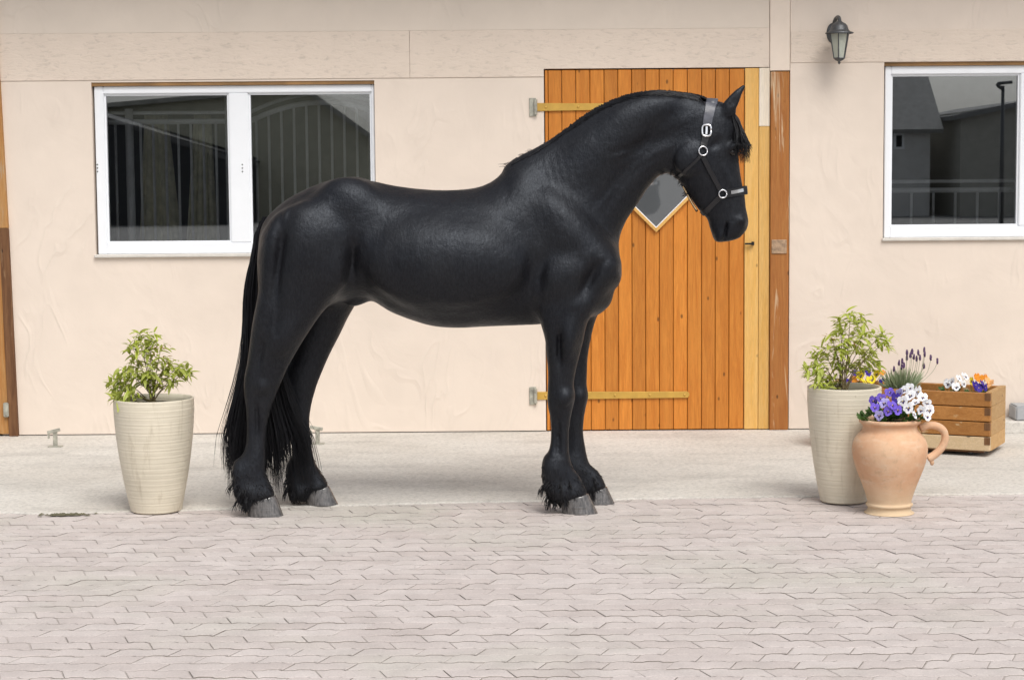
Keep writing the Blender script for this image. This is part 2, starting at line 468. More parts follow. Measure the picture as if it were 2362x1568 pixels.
def wall_mesh(x_lo, x_hi, z_lo, z_hi, holes, y0, y1, depth=None):
    xs = sorted({x_lo, x_hi, *[h[i] for h in holes for i in (0, 1) if x_lo <= h[i] <= x_hi]})
    zs = sorted({z_lo, z_hi, *[h[i] for h in holes for i in (2, 3) if z_lo <= h[i] <= z_hi]})
    def hole(i, k):
        if not (0 <= i < len(xs) - 1 and 0 <= k < len(zs) - 1): return None
        cx_, cz_ = (xs[i] + xs[i + 1]) / 2, (zs[k] + zs[k + 1]) / 2
        return any(h[0] < cx_ < h[1] and h[2] < cz_ < h[3] for h in holes)
    v, f = [], []
    def quad(*p):
        n = len(v); v.extend(p); f.append((n, n + 1, n + 2, n + 3))
    for i in range(len(xs) - 1):
        for k in range(len(zs) - 1):
            if hole(i, k): continue
            a, b, c, d = xs[i], xs[i + 1], zs[k], zs[k + 1]
            quad((a, y0, c), (b, y0, c), (b, y0, d), (a, y0, d)); quad((a, y1, d), (b, y1, d), (b, y1, c), (a, y1, c))
            if hole(i - 1, k) in (None, True): quad((a, y1, c), (a, y0, c), (a, y0, d), (a, y1, d))
            if hole(i + 1, k) in (None, True): quad((b, y0, c), (b, y1, c), (b, y1, d), (b, y0, d))
            if hole(i, k - 1) in (None, True): quad((a, y1, c), (b, y1, c), (b, y0, c), (a, y0, c))
            if hole(i, k + 1) in (None, True): quad((a, y0, d), (b, y0, d), (b, y1, d), (a, y1, d))
    return v, f
hl = [(h['x0'], h['x1'], h['z0'] if h['z0'] > 0.01 else -0.1, h['z1']) for h in (LW, RW, DW)]
ZB0 = (wz(183, 1100) + wz(183, 100)) / 2      # lower edge of the rough board band
ZB1 = (wz(78, 800) + wz(72, 200)) / 2         # upper edge
XV = wx(945, 130)
v, f = wall_mesh(WALL_L, DW['x0'], 0.013, ZB0 - 0.0006, hl, YW, YW + 0.24)
link('wall', mesh_np('wall', v, f, M_PLASTER), stable)
XR_END = 7.2
ZRB0 = P(2000, 232, YW).z
v, f = wall_mesh(XJ + 0.003, XR_END, 0.013, TOPZ, hl, YW - 0.004, YW + 0.24)
link('wall', mesh_np('wall', v, f, M_PLASTER), stable)
# rough painted boards over the openings and the smooth plaster above them
XBT = wx(1775, 100)
box('lintel_board', WALL_L, XV - 0.0008, YW - 0.005, YW + 0.2, ZB0, ZB1 - 0.0004, M_BOARD, stable, 0.0012)
prism('lintel_board', [(XV + 0.0008, ZB0), (DW['x0'], ZB0), (DW['x0'], DW['z1'] + 0.001), (XBT - 0.0008, DW['z1'] + 0.001), (XBT - 0.0008, ZB1 - 0.0004), (XV + 0.0008, ZB1 - 0.0004)], YW - 0.005, YW + 0.2, M_BOARD, stable, 0.0012)
box('upper_wall', WALL_L, XBT - 0.0015, YW - 0.0035, YW + 0.2, ZB1 + 0.0004, TOPZ, M_PLASTER_TOP, stable)
box('corner_post', XBT + 0.001, XJ, YW - 0.012, YW + 0.2, P(1800, 164, YW).z, TOPZ, M_TRIM, stable, 0.003)
zr = (P(1830, 92, YW).z, P(1830, 230, YW).z)
box('lintel_board', XJ + 0.006, XR_END, YW - 0.0085, YW - 0.0041, RW['z1'] + 0.002, (P(1830, 90, YW).z + P(2340, 50, YW).z) / 2, M_BOARD, stable, 0.0012)
# next doorway at the left: leaning frame post, in two pieces of different wood
pe = lambda y: P(0 + (y - 100) * 45 / 910.0, y, YW).x
zc = wz(527, 25)
zt, zb = TOPZ, 0.006
def xe(z):
    yy = np.interp(z, [wz(1010, 45), wz(100, 0)], [1010, 100]); return float(np.interp(z, [wz(1010, 45), wz(100, 0)], [pe(1010), pe(100)])) + (0 if z < wz(100, 0) else -(z - wz(100, 0)) * 0.035)
o = prism('frame_post', [(xe(zb) - 0.055, zb), (xe(zb), zb), (xe(zc) , zc), (xe(zc) - 0.055, zc)], YW - 0.032, YW + 0.1, M_POST_DARK, stable, 0.003)
o['label'] = 'dark weathered lower piece of the post at the left edge'
o = prism('frame_post', [(xe(zb) - 0.30, zc + 0.002), (xe(zc), zc + 0.002), (xe(zt), zt), (xe(zb) - 0.30, zt)], YW - 0.030, YW + 0.1, M_POST_UP, stable, 0.003)
o['label'] = 'amber coloured upper piece of the post at the left edge'
for i in range(5):
    a = xe(zb) - 0.057 - i * 0.11
    box('door_board', a - 0.108, a, YW - 0.020, YW + 0.02, 0.02, zc, M_POST_UP, stable, 0.003)
bm = bmesh.new()
c = P(16, 945, YW - 0.04)
bm_box(bm, c.x - 0.022, c.x + 0.010, c.y - 0.006, c.y + 0.010, c.z - 0.045, c.z + 0.045)
bmesh.ops.bevel(bm, geom=bm.edges[:], offset=0.005, segments=2, affect='EDGES')
bm_box(bm, c.x - 0.012, c.x + 0.0, c.y - 0.012, c.y - 0.004, c.z - 0.03, c.z - 0.018)
link('latch_plate', bm_mesh('latch_plate', bm, M_GALV), stable)
box('wall', WALL_L - 3.2, WALL_L - 0.3, YW, YW + 0.24, -0.03, TOPZ, M_PLASTER, stable)
# roof over everything, with a broad eave
bm = bmesh.new()
v = [(-7.5, YW - 0.75, TOPZ - 0.02), (8, YW - 0.75, TOPZ - 0.02), (8, YW + 3.2, TOPZ + 1.9), (-7.5, YW + 3.2, TOPZ + 1.9), (8, YW + 7.2, TOPZ - 0.05), (-7.5, YW + 7.2, TOPZ - 0.05)]
vs = [bm.verts.new(p) for p in v]; vt = [bm.verts.new((p[0], p[1], p[2] + 0.16)) for p in v]
for q in ((0, 1, 2, 3), (3, 2, 4, 5)):
    bm.faces.new([vs[i] for i in q][::-1]); bm.faces.new([vt[i] for i in q])
for a, b in ((0, 1), (1, 2), (2, 4), (4, 5), (5, 3), (3, 0)): bm.faces.new((vs[a], vs[b], vt[b], vt[a]))
link('roof', bm_mesh('roof', bm, simple('roof_tile', (0.20, 0.085, 0.055), 0.8, var=0.3)), stable)
# dim inside of the stable, open towards the windows
v, f = [], []
def room(x0, x1, y0, y1, z0, z1):
    n = len(v)
    v.extend([(x0, y0, z0), (x1, y0, z0), (x1, y1, z0), (x0, y1, z0), (x0, y0, z1), (x1, y0, z1), (x1, y1, z1), (x0, y1, z1)])
    for q in ((0, 1, 2, 3), (7, 6, 5, 4), (2, 6, 7, 3), (1, 5, 6, 2), (0, 3, 7, 4)): f.append(tuple(n + i for i in q))
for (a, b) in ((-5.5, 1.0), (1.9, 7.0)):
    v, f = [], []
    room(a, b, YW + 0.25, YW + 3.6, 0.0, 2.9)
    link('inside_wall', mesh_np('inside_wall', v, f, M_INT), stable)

# windows
def window(W, mull, rails, label, vents):
    """mull: list of (x0,x1); rails: left, right, top, bottom widths"""
    yf = YW + 0.022
    bm = bmesh.new()
    x0, x1, z0, z1 = W['x0'] + 0.012, W['x1'] - 0.004, W['z0'] + 0.014, W['z1'] - 0.022
    l, r, t_, b = rails
    bars = [(x0, x0 + l, z0, z1), (x1 - r, x1, z0, z1)] + [(a, c_, z0 + b, z1 - t_) for a, c_ in mull]
    for (a, c_, d, e) in bars: bm_box(bm, a, c_, yf, yf + 0.07, d, e)
    bm_box(bm, x0 + l, x1 - r, yf, yf + 0.07, z1 - t_, z1); bm_box(bm, x0 + l, x1 - r, yf, yf + 0.07, z0, z0 + b)
    bmesh.ops.bevel(bm, geom=bm.edges[:], offset=0.004, segments=2, affect='EDGES')
    w = link('window', bm_mesh('window', bm, M_PVC), stable); w['label'] = label
    edges = [x0 + l] + [q for mm in mull for q in mm] + [x1 - r]
    for i in range(0, len(edges), 2):
        a, c_ = edges[i], edges[i + 1]
        # glazing bead and pane
        bm = bmesh.new(); q = 0.012
        for bb in ((a, a + q, z0 + b, z1 - t_), (c_ - q, c_, z0 + b, z1 - t_), (a + q, c_ - q, z1 - t_ - q, z1 - t_), (a + q, c_ - q, z0 + b, z0 + b + q)):
            bm_box(bm, bb[0], bb[1], yf + 0.016, yf + 0.06, bb[2], bb[3])
        link('glazing_bead', bm_mesh('glazing_bead', bm, M_PVC), w)
        g = box('pane', a + 0.004, c_ - 0.004, yf + 0.030, yf + 0.034, z0 + b + 0.004, z1 - t_ - 0.004, M_GLASS, w)
    box('sill', W['x0'] - 0.006, W['x1'] + 0.006, YW - 0.022, YW + 0.06, W['z0'] - 0.006, W['z0'] + 0.0135, M_SILL, w, 0.004)
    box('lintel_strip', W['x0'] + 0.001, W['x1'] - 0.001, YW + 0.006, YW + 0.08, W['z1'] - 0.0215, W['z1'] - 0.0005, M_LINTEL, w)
    for (vx, vz) in vents:
        for k in (-1, 0, 1):
            me = mesh_np('vent_hole', *[q for q in lathe([(0.0001, 0.0), (0.0042, 0.0), (0.0042, 0.006), (0.0001, 0.006)], 10)], M_DARKHOLE)
            me.transform(Matrix.Rotation(R(90), 4, 'X'))
            link('vent_hole', me, w, (vx, yf + 0.004, vz + k * 0.021))
    return w
lm0 = (wx(526, 250) + wx(533, 550)) / 2; lm1 = (wx(571, 250) + wx(578, 550)) / 2
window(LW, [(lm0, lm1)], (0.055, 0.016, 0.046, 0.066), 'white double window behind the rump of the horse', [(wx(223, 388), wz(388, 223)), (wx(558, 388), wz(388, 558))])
rm0 = wx(2354, 350)
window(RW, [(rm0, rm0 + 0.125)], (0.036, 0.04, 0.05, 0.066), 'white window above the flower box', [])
# stall grilles right behind the panes
def grille(x0, x1, z0, z1, step, arch=0.0, ph=0.0):
    polys = []
    yb = YW + 0.30
    xs = np.arange(x0 + ph, x1, step)
    topf = lambda x: z1 + arch * (1 - ((x - (x0 + x1) / 2) / ((x1 - x0) / 2)) ** 2)
    for x in xs: polys.append(([(x, yb, z0), (x, yb, topf(x))], [0.0085, 0.0085]))
    xx = np.linspace(x0, x1, 24)
    polys.append(([(x, yb, topf(x)) for x in xx], [0.017] * 24))
    polys.append(([(x, yb, topf(x) + 0.055) for x in xx], [0.012] * 24))
    return polys
xp = wx(280, 400)
g = grille(LW['x0'], lm0 + 0.02, LW['z0'] - 0.1, wz(278, 400), 0.078) + [([(xp, YW + 0.28, 0.0), (xp, YW + 0.28, wz(248, 280))], [0.026] * 2), ([(wx(515, 400), YW + 0.28, 0.0), (wx(515, 400), YW + 0.28, 2.6)], [0.026] * 2)]
vv, ff = tubes(g, 8); gr = link('stall_grille', mesh_np('stall_grille', vv, ff, M_BAR, True), stable)
vv, ff = tubes(grille(lm1 - 0.02, LW['x1'] + 0.1, LW['z0'] - 0.1, wz(275, 700), 0.078, 0.11, 0.03), 8); link('stall_grille', mesh_np('stall_grille', vv, ff, M_BAR, True), stable)
vv, ff = tubes(grille(RW['x0'] - 0.1, RW['x1'], 0.4, wz(440, 2200), 0.137, 0.0, 0.06), 8); link('stall_grille', mesh_np('stall_grille', vv, ff, M_BAR, True), stable)
# drapes hanging behind the left pane
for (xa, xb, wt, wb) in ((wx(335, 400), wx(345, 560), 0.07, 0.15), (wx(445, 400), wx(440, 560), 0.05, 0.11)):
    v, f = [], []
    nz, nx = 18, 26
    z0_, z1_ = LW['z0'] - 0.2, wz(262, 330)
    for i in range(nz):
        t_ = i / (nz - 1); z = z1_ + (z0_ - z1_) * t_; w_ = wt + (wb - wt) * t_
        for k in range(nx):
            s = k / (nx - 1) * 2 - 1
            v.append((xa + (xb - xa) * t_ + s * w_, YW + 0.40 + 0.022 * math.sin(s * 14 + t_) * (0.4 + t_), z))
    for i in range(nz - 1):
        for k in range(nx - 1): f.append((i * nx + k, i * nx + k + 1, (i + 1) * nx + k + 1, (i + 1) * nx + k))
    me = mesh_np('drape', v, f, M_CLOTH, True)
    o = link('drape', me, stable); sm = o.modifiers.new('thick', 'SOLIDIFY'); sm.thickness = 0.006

# door: boards, frame planks, strap hinges, diamond window
YD = YW + 0.004
door = box('door', DW['x0'] + 0.004, wx(1776, 500), YD + 0.028, YD + 0.06, 0.012, DW['z1'] - 0.012, M_POST, stable)
zt_ = DW['z1'] - 0.006
bx = [1251.5, 1259.6, 1291.5, 1324, 1357, 1390, 1422, 1454, 1486, 1518.4, 1551, 1584, 1617.4, 1649.6, 1682, 1717]
xs = [P(b, 300, YW).x for b in bx]
sh = np.linspace(DW['x0'] + 0.005 - xs[0], 0, len(xs))
xs = [a + s * 1.0 for a, s in zip(xs, sh)]
for i in range(len(xs) - 1):
    box('board', xs[i] + 0.0016, xs[i + 1] - 0.0016, YD + random.uniform(-0.0012, 0.0012), YD + 0.027, 0.014, zt_, M_DOOR, door, 0.0028, 1)
xj0, xj1, xj2 = P(1717, 400, YW).x, P(1750, 400, YW).x, P(1775.5, 400, YW).x
zs_ = P(1762, 292, YW).z
box('frame_plank', xj0 + 0.002, xj1 - 0.001, YD - 0.006, YD + 0.026, 0.012, zt_ + 0.002, M_JAMB, door, 0.0025)
box('frame_plank', xj1 + 0.001, xj2 - 0.001, YD - 0.007, YD + 0.026, 0.012, zs_ - 0.001, M_JAMB, door, 0.0025)
o = box('frame_plank', xj1 + 0.001, xj2 - 0.001, YD - 0.007, YD + 0.026, zs_ + 0.001, zt_ + 0.003, M_JAMB_BARE, door, 0.0025); o['label'] = 'bleached top piece of the door frame'
o = box('worn_post', xj2 + 0.002, XJ - 0.003, YW - 0.020, YW + 0.2, 0.008, P(1800, 166, YW).z, M_POST, stable, 0.004); o['label'] = 'worn brown post beside the orange door'
c = P(1797, 570, YW - 0.02)
box('post_plate', c.x - 0.046, c.x + 0.046, YW - 0.027, YW - 0.0195, c.z - 0.040, c.z + 0.045, simple('dull_plate', (0.36, 0.24, 0.15), 0.7, var=0.5, scale=40), stable, 0.003)
for (yy, xa, xb) in ((247, 1236, 1420), (911, 1236, 1590)):
    a = P(xa, yy, YW); b = P(xb, yy, YW); zc_ = (a.z + b.z) / 2
    h = 0.0245
    prism('hinge_strap', [(a.x, zc_ - h), (b.x - 0.012, zc_ - h * 0.8), (b.x, zc_ - h * 0.3), (b.x, zc_ + h * 0.3), (b.x - 0.012, zc_ + h * 0.8), (a.x, zc_ + h)], YD - 0.012, YD - 0.0015, M_STRAP, door, 0.002)
    for q in np.linspace(a.x + 0.06, b.x - 0.03, 5 if xb > 1500 else 3):
        me = mesh_np('bolt', *lathe([(0.0001, 0.004), (0.006, 0.0035), (0.0085, 0.0)], 10), M_STRAP, True); me.transform(Matrix.Rotation(R(90), 4, 'X'))
        link('bolt', me, door, (q, YD - 0.012, zc_))
    bm = bmesh.new(); cx_ = a.x - 0.008
    bm_box(bm, cx_ - 0.032, cx_ + 0.010, YW - 0.008, YW - 0.0005, zc_ - 0.055, zc_ + 0.055)
    bmesh.ops.bevel(bm, geom=bm.edges[:], offset=0.002, segments=1, affect='EDGES')
    pv, pf = tubes([([(cx_ + 0.006, YW - 0.014, zc_ - 0.045), (cx_ + 0.006, YW - 0.014, zc_ + 0.045)], [0.011, 0.011])], 10)
    me = mesh_np('hinge_plate', pv, pf, M_GALV, False); bm.from_mesh(me)
    link('hinge_plate', bm_mesh('hinge_plate', bm, M_GALV), stable)
dc = P(1513, 425, YD); hd = 0.292
def dia(r): return [(dc.x, dc.z - r), (dc.x + r, dc.z), (dc.x, dc.z + r), (dc.x - r, dc.z)]
t = NT('dark_pane'); t.set(Base_Color=(0.10, 0.108, 0.115), Roughness=0.03, Specular_IOR_Level=1.0); t.b.inputs['IOR'].default_value = 1.9
prism('diamond_pane', dia(hd - 0.026), YD - 0.010, YD - 0.003, t.m, door)
for k in range(4):
    q, p_ = dia(hd), dia(hd - 0.026)
    a, b = k, (k + 1) % 4
    prism('diamond_frame', [q[a], q[b], p_[b], p_[a]], YD - 0.020, YD - 0.002, M_JAMB, door, 0.002)
    q, p_ = dia(hd - 0.0265), dia(hd - 0.034)
    prism('glazing_strip', [q[a], q[b], p_[b], p_[a]], YD - 0.014, YD - 0.0025, M_PVC, door)
lc = P(1727, 562, YD)
bm = bmesh.new(); bm_box(bm, lc.x - 0.026, lc.x + 0.018, YD - 0.034, YD - 0.022, lc.z - 0.005, lc.z + 0.005); bm_box(bm, lc.x + 0.016, lc.x + 0.030, YD - 0.03, YD - 0.006, lc.z - 0.009, lc.z + 0.012)
link('latch', bm_mesh('latch', bm, M_DARKHOLE), door)
# low concrete plinth at the right and a grey block on it
a = P(2321, 1010, YW - 0.3)
bm = bmesh.new(); bm_box(bm, a.x - 0.25, XR_END, YW - 0.24, YW + 0.0, 0.003, 0.075)
bmesh.ops.bevel(bm, geom=bm.edges[:], offset=0.006, segments=1, affect='EDGES')
tag(link('kerb', bm_mesh('kerb', bm, M_CONC)), 'low concrete kerb at the wall right of the flower box', kind='structure')
a = P(2335, 995, YW - 0.12)
bm = bmesh.new(); bm_box(bm, a.x, a.x + 0.34, YW - 0.20, YW - 0.03, 0.0755, 0.165)
bmesh.ops.bevel(bm, geom=bm.edges[:], offset=0.008, segments=2, affect='EDGES')
tag(link('stone_block', bm_mesh('stone_block', bm, simple('grey_stone', (0.36, 0.37, 0.38), 0.8, bump=0.3))), 'grey stone block at the right edge of the picture by the wall', 'block')

# ------------------------------------------------------------------ things by the wall
def door_stop(x, y, label, lean):
    g = G(x, y, AZ)
    root = thing('door_stop', label, 'door stop', (g.x, g.y, AZ), 'steel door stops in the apron')
    box('upright', g.x - 0.013, g.x + 0.013, g.y - 0.004, g.y + 0.004, AZ, AZ + 0.098, M_GALV, root, 0.002)
    M = Matrix.Translation((g.x, g.y - 0.006, AZ + 0.095)) @ Matrix.Rotation(R(lean), 4, 'Y')
    box('catch', -0.045, 0.032, -0.005, 0.005, -0.010, 0.010, M_GALV, root, 0.002, M=M)
    box('hook', g.x - 0.043, g.x - 0.031, g.y - 0.010, g.y - 0.002, AZ + 0.050, AZ + 0.082, M_GALV, root, 0.002)
    box('foot_plate', g.x - 0.04, g.x + 0.04, g.y - 0.025, g.y + 0.025, AZ, AZ + 0.005, M_GALV, root, 0.001)
door_stop(128, 1030, 'small grey steel door stop by the wall left of the tall pot', -14)
door_stop(733, 1024, 'small grey steel door stop just right of the long tail', 10)

# moss and dirt caught at the edge of the apron
mv, mf = [], []
for k in range(110):
    q = G(150 + random.gauss(0, 24), 1187 + random.gauss(0, 1.6), 0.004); r_ = random.uniform(0.003, 0.010); n = len(mv)
    for j in range(5): mv.append((q.x + r_ * 1.6 * math.cos(j * 1.257 + k), q.y + r_ * math.sin(j * 1.257 + k), 0.0045))
    mv.append((q.x, q.y, 0.0045 + r_ * 0.7))
    mf += [(n + j, n + (j + 1) % 5, n + 5) for j in range(5)]
tag(link('moss', mesh_np('moss', mv, mf, simple('dark_moss', (0.11, 0.10, 0.06), 0.95, var=0.4))), 'dark moss and dirt at the edge of the apron', kind='stuff')

# wall lantern
lan = thing('wall_lantern', 'dark metal lantern with glass panes on the wall above right', 'lamp', (P(1934, 90, YW).x, YW - 0.005, P(1934, 90, YW).z))
YL = YW - 0.15
s = px(YL)
lx = P(1936, 100, YL).x
zl = lambda y: P(1936, y, YL).z
zc0 = zl(77)
v, f = lathe([(0.083, -0.003), (0.084, 0.003), (0.062, 0.010), (0.054, 0.022), (0.048, 0.042), (0.036, 0.056), (0.018, 0.066), (0.010, 0.074), (0.0005, 0.076)], 24, lx, YL, zc0)
link('hood', mesh_np('hood', v, f, M_IRON, True), lan)
bm = bmesh.new()
r0, r1, z0_, z1_ = 0.060, 0.034, zc0 - 0.001, zl(135)
polys = []
for k in range(6):
    an = R(60 * k + 15)
    polys.append(([(lx + r0 * math.cos(an), YL + r0 * math.sin(an), z0_), (lx + r1 * math.cos(an), YL + r1 * math.sin(an), z1_)], [0.0034, 0.0034]))
    a2 = R(60 * k + 75)
    polys.append(([(lx + r0 * math.cos(an), YL + r0 * math.sin(an), z0_), (lx + r0 * math.cos(a2), YL + r0 * math.sin(a2), z0_)], [0.004, 0.004]))
    polys.append(([(lx + r1 * math.cos(an), YL + r1 * math.sin(an), z1_), (lx + r1 * math.cos(a2), YL + r1 * math.sin(a2), z1_)], [0.004, 0.004]))
vv, ff = tubes(polys, 6); link('cage', mesh_np('cage', vv, ff, M_IRON), lan)
tg = NT('lantern_glass'); tg.set(Base_Color=(0.80, 0.83, 0.74), Roughness=0.15, Transmission_Weight=0.6, IOR=1.45)
for k in range(6):
    a1, a2 = R(60 * k + 15), R(60 * k + 75); q = 0.94
    p = [(lx + q * r0 * math.cos(a1), YL + q * r0 * math.sin(a1), z0_), (lx + q * r0 * math.cos(a2), YL + q * r0 * math.sin(a2), z0_), (lx + q * r1 * math.cos(a2), YL + q * r1 * math.sin(a2), z1_), (lx + q * r1 * math.cos(a1), YL + q * r1 * math.sin(a1), z1_)]
    o = link('pane', mesh_np('pane', p, [(0, 1, 2, 3)], tg.m), lan); sm = o.modifiers.new('thick', 'SOLIDIFY'); sm.thickness = 0.002
v, f = lathe([(0.03, 0.0), (0.028, -0.008), (0.016, -0.015), (0.006, -0.020), (0.009, -0.026), (0.006, -0.032), (0.0005, -0.036)], 20, lx, YL, z1_)
link('finial', mesh_np('finial', v, f, M_IRON, True), lan)
v, f = lathe([(0.0005, 0.0), (0.013, 0.0), (0.013, 0.075), (0.0005, 0.078)], 14, lx, YL, z1_ + 0.004)
link('bulb_holder', mesh_np('bulb_holder', v, f, M_PVC, True), lan)
pts = crom([(lx, YL, zc0 + 0.06), (lx + 0.002, YL + 0.015, zc0 + 0.082), (lx + 0.002, YL + 0.06, zc0 + 0.098), (lx - 0.006, YL + 0.10, zc0 + 0.090), (lx - 0.014, YL + 0.128, zc0 + 0.050), (lx - 0.016, YL + 0.138, zc0 - 0.01)], 22)
vv, ff = tubes([(pts, [0.012] * 22), (crom([(lx, YL, zc0 + 0.06), (lx + 0.001, YL, zc0 + 0.092)], 5), [0.009, 0.007, 0.005, 0.006, 0.002])], 10)
link('arm', mesh_np('arm', vv, ff, M_IRON, True), lan)
v, f = lathe([(0.0005, 0.016), (0.02, 0.014), (0.036, 0.006), (0.038, 0.0)], 24); me = mesh_np('wall_plate', v, f, M_IRON, True); me.transform(Matrix.Diagonal((1, 1.6, 1, 1))); me.transform(Matrix.Rotation(R(90), 4, 'X'))
link('wall_plate', me, lan, (lx - 0.016, YW - 0.0088, zc0 + 0.01))

# ------------------------------------------------------------------ pots
def cream_pot_mat():
    t = NT('cream_glazed_pot'); v = t.coord()
    n = t.noise(t.coord(scale=(3, 3, 60)), 2.0, 4, 0.6, 0.2); b = t.noise(v, 5, 3)
    c = t.mix(t.ramp(n, [(0.3, 0), (0.7, 1)]), (0.63, 0.57, 0.45), (0.685, 0.625, 0.505))
    c = t.mix(1.0, c, t.ramp(b, [(0.3, 0.93), (0.7, 1.05)]), 'MULTIPLY')
    st = t.noise(t.coord(scale=(14, 14, 1.2)), 2.0, 5, 0.65, 0.4)
    c = t.mix(t.ramp(st, [(0.56, 0.0), (0.74, 0.45)]), c, (0.36, 0.30, 0.21))
    sp2 = t.noise(v, 40, 3, 0.7)
    c = t.mix(t.ramp(sp2, [(0.68, 0.0), (0.78, 0.5)]), c, (0.30, 0.25, 0.18))
    t.set(Base_Color=c, Roughness=0.55, Specular_IOR_Level=0.4, Normal=t.bump(n, 0.18, 0.003))
    return t.m
M_POT = cream_pot_mat()
def tall_pot(xc, y_base, y_top, rtop_px, label):
    g = G(xc, y_base, AZ if y_base < 1182 else 0.004)
    scl = px(g.y)
    rt = rtop_px * scl; rb = rt * 0.63
    cy = g.y + rb
    h = P(xc, y_top, cy - rt).z - g.z
    root = thing('tall_pot', label, 'pot', (g.x, cy, g.z), 'tall cream pots')
    prof = [(0.001, 0.0), (rb * 0.97, 0.0)]
    N = 150
    for i in range(N + 1):
        t_ = i / N
        r = rb + (rt * 1.0 - rb) * (1 - (1 - t_) ** 1.75)
        if t_ > 0.9: r -= (t_ - 0.9) * 0.03 * rt * 3
        r += 0.0003 * math.sin(t_ * 2 * math.pi * 44) + 0.0003 * math.sin(t_ * 171 + 3 * math.sin(t_ * 9))
        prof.append((r, 0.003 + t_ * (h - 0.003)))
    prof += [(rt * 0.975, h + 0.002), (rt * 0.93, h), (rt * 0.91, h - 0.02), (rt * 0.88, h - 0.10)]
    v, f = lathe(prof, 72, g.x, cy, g.z)
    link('pot_body', mesh_np('pot_body', v, f, M_POT, True), root)
    v, f = lathe([(0.0005, h - 0.020), (rt * 0.5, h - 0.024), (rt * 0.9, h - 0.034)], 32, g.x, cy, g.z)
    link('soil', mesh_np('soil', v, f, M_SOIL, True), root)
    return Vector((g.x, cy, g.z + h - 0.02)), rt
pot_l, rl = tall_pot(350, 1186, 929, 94, 'tall cream ribbed pot standing alone at the left by the tail')
pot_r, rr = tall_pot(1955, 1163, 901, 86.5, 'tall cream ribbed pot at the right behind the terracotta jar')

# terracotta jar
gj = G(2061, 1191)
sj = px(gj.y); rj = lambda p: p * sj
cyj = gj.y + rj(52)
jz = lambda y: P(2061, y, cyj).z
jar = thing('terracotta_jar', 'terracotta jar with one looped handle holding purple and white pansies', 'jar', (gj.x, cyj, 0))
t = NT('terracotta'); vv_ = t.coord()
n1 = t.noise(vv_, 9, 5, 0.6); n2 = t.noise(t.coord(scale=(1, 1, 3)), 9, 6, 0.7)
c_ = t.mix(t.ramp(n1, [(0.35, 0), (0.65, 1)]), (0.60, 0.345, 0.205), (0.66, 0.44, 0.285))
c_ = t.mix(t.ramp(n2, [(0.50, 0.0), (0.72, 0.7)]), c_, (0.66, 0.50, 0.36))
c_ = t.mix(t.ramp(t.noise(vv_, 30, 5, 0.75), [(0.54, 0.0), (0.72, 0.6)]), c_, (0.44, 0.30, 0.19))
sx_ = t.n('SeparateXYZ'); t.l(vv_, sx_.inputs[0])
c_ = t.mix(t.ramp(t.math('ADD', sx_.outputs[2], t.math('MULTIPLY', n1, 0.08)), [(0.06, 0.75), (0.20, 0.0)]), c_, (0.60, 0.49, 0.33))
t.set(Base_Color=c_, Roughness=0.85, Specular_IOR_Level=0.25, Normal=t.bump(t.noise(vv_, 45, 4), 0.25, 0.004))
M_TERRA = t.m
H = jz(965)
zz = lambda y: max(0.0, jz(y))
prof = [(0.001, 0), (rj(54), 0.0), (rj(55), 0.006), (rj(53), zz(1178)), (rj(50), zz(1172)), (rj(50.5), zz(1166)), (rj(54), zz(1164)), (rj(54.5), zz(1160)), (rj(51), zz(1156)),
        (rj(55), zz(1140)), (rj(64), zz(1115)), (rj(74), zz(1090)), (rj(82), zz(1068)), (rj(87), zz(1045)), (rj(87), zz(1028)), (rj(82), zz(1012)), (rj(73), zz(1000)), (rj(66), zz(993)), (rj(63), zz(986)), (rj(64), zz(979)), (rj(70), zz(974)), (rj(72), zz(970)), (rj(71), zz(966)), (rj(66), H), (rj(60), H - 0.004), (rj(57), H - 0.03), (rj(55), H - 0.08)]
pr = crom(prof, 120)
v, f = lathe([tuple(p) for p in pr], 64, gj.x, cyj, 0)
link('jar_body', mesh_np('jar_body', v, f, M_TERRA, True), jar)
v, f = lathe([(0.0005, H - 0.012), (rj(40), H - 0.016), (rj(59), H - 0.024)], 28, gj.x, cyj, 0)
link('soil', mesh_np('soil', v, f, M_SOIL, True), jar)
hp = [(2122, 988), (2140, 981), (2160, 982), (2176, 993), (2180, 1012), (2172, 1032), (2156, 1048), (2140, 1058)]
pts = crom([P(x, y, cyj - 0.01) for x, y in hp], 40)
vv, ff = tubes([(pts, [0.017 + 0.004 * abs(i / 39 - 0.5) for i in range(40)])], 14)
link('handle', mesh_np('handle', vv, ff, M_TERRA, True), jar)
for (x, y_, r) in ((1976, 1040, 0.011), (2150, 1066, 0.010)):
    p = P(x, y_, cyj - 0.01)
    v, f = lathe([(0.0005, r * 1.5), (r * 0.8, r), (r, 0), (r * 0.8, -r), (0.0005, -r * 1.5)], 12, p.x, p.y, p.z)
    link('lug', mesh_np('lug', v, f, M_TERRA, True), jar)

# ------------------------------------------------------------------ wooden flower box
M_BOX = wood('honey_box_wood', (0.34, 0.14, 0.032), (0.44, 0.20, 0.055), axis='x', worn=(0.50, 0.36, 0.20), worn_amt=0.03)
M_BOX_PALE = wood('pale_box_wood', (0.52, 0.38, 0.22), (0.58, 0.44, 0.28), axis='x')
M_BOX_END = wood('box_end_wood', (0.46, 0.26, 0.095), (0.54, 0.34, 0.15), axis='y')
M_ENDGRAIN = wood('dark_end_grain', (0.12, 0.055, 0.02), (0.18, 0.085, 0.035), axis='z', knots=False)
gb = G(2283, 1055, AZ)
YAW = R(26)
BL, BD, BZ0 = 0.98, 0.40, 0.034
fb = thing('flower_box', 'weathered wooden flower box with dovetailed corners behind the terracotta jar', 'flower box', (gb.x, gb.y, AZ))
BH = P(2283, 905, gb.y).z - AZ
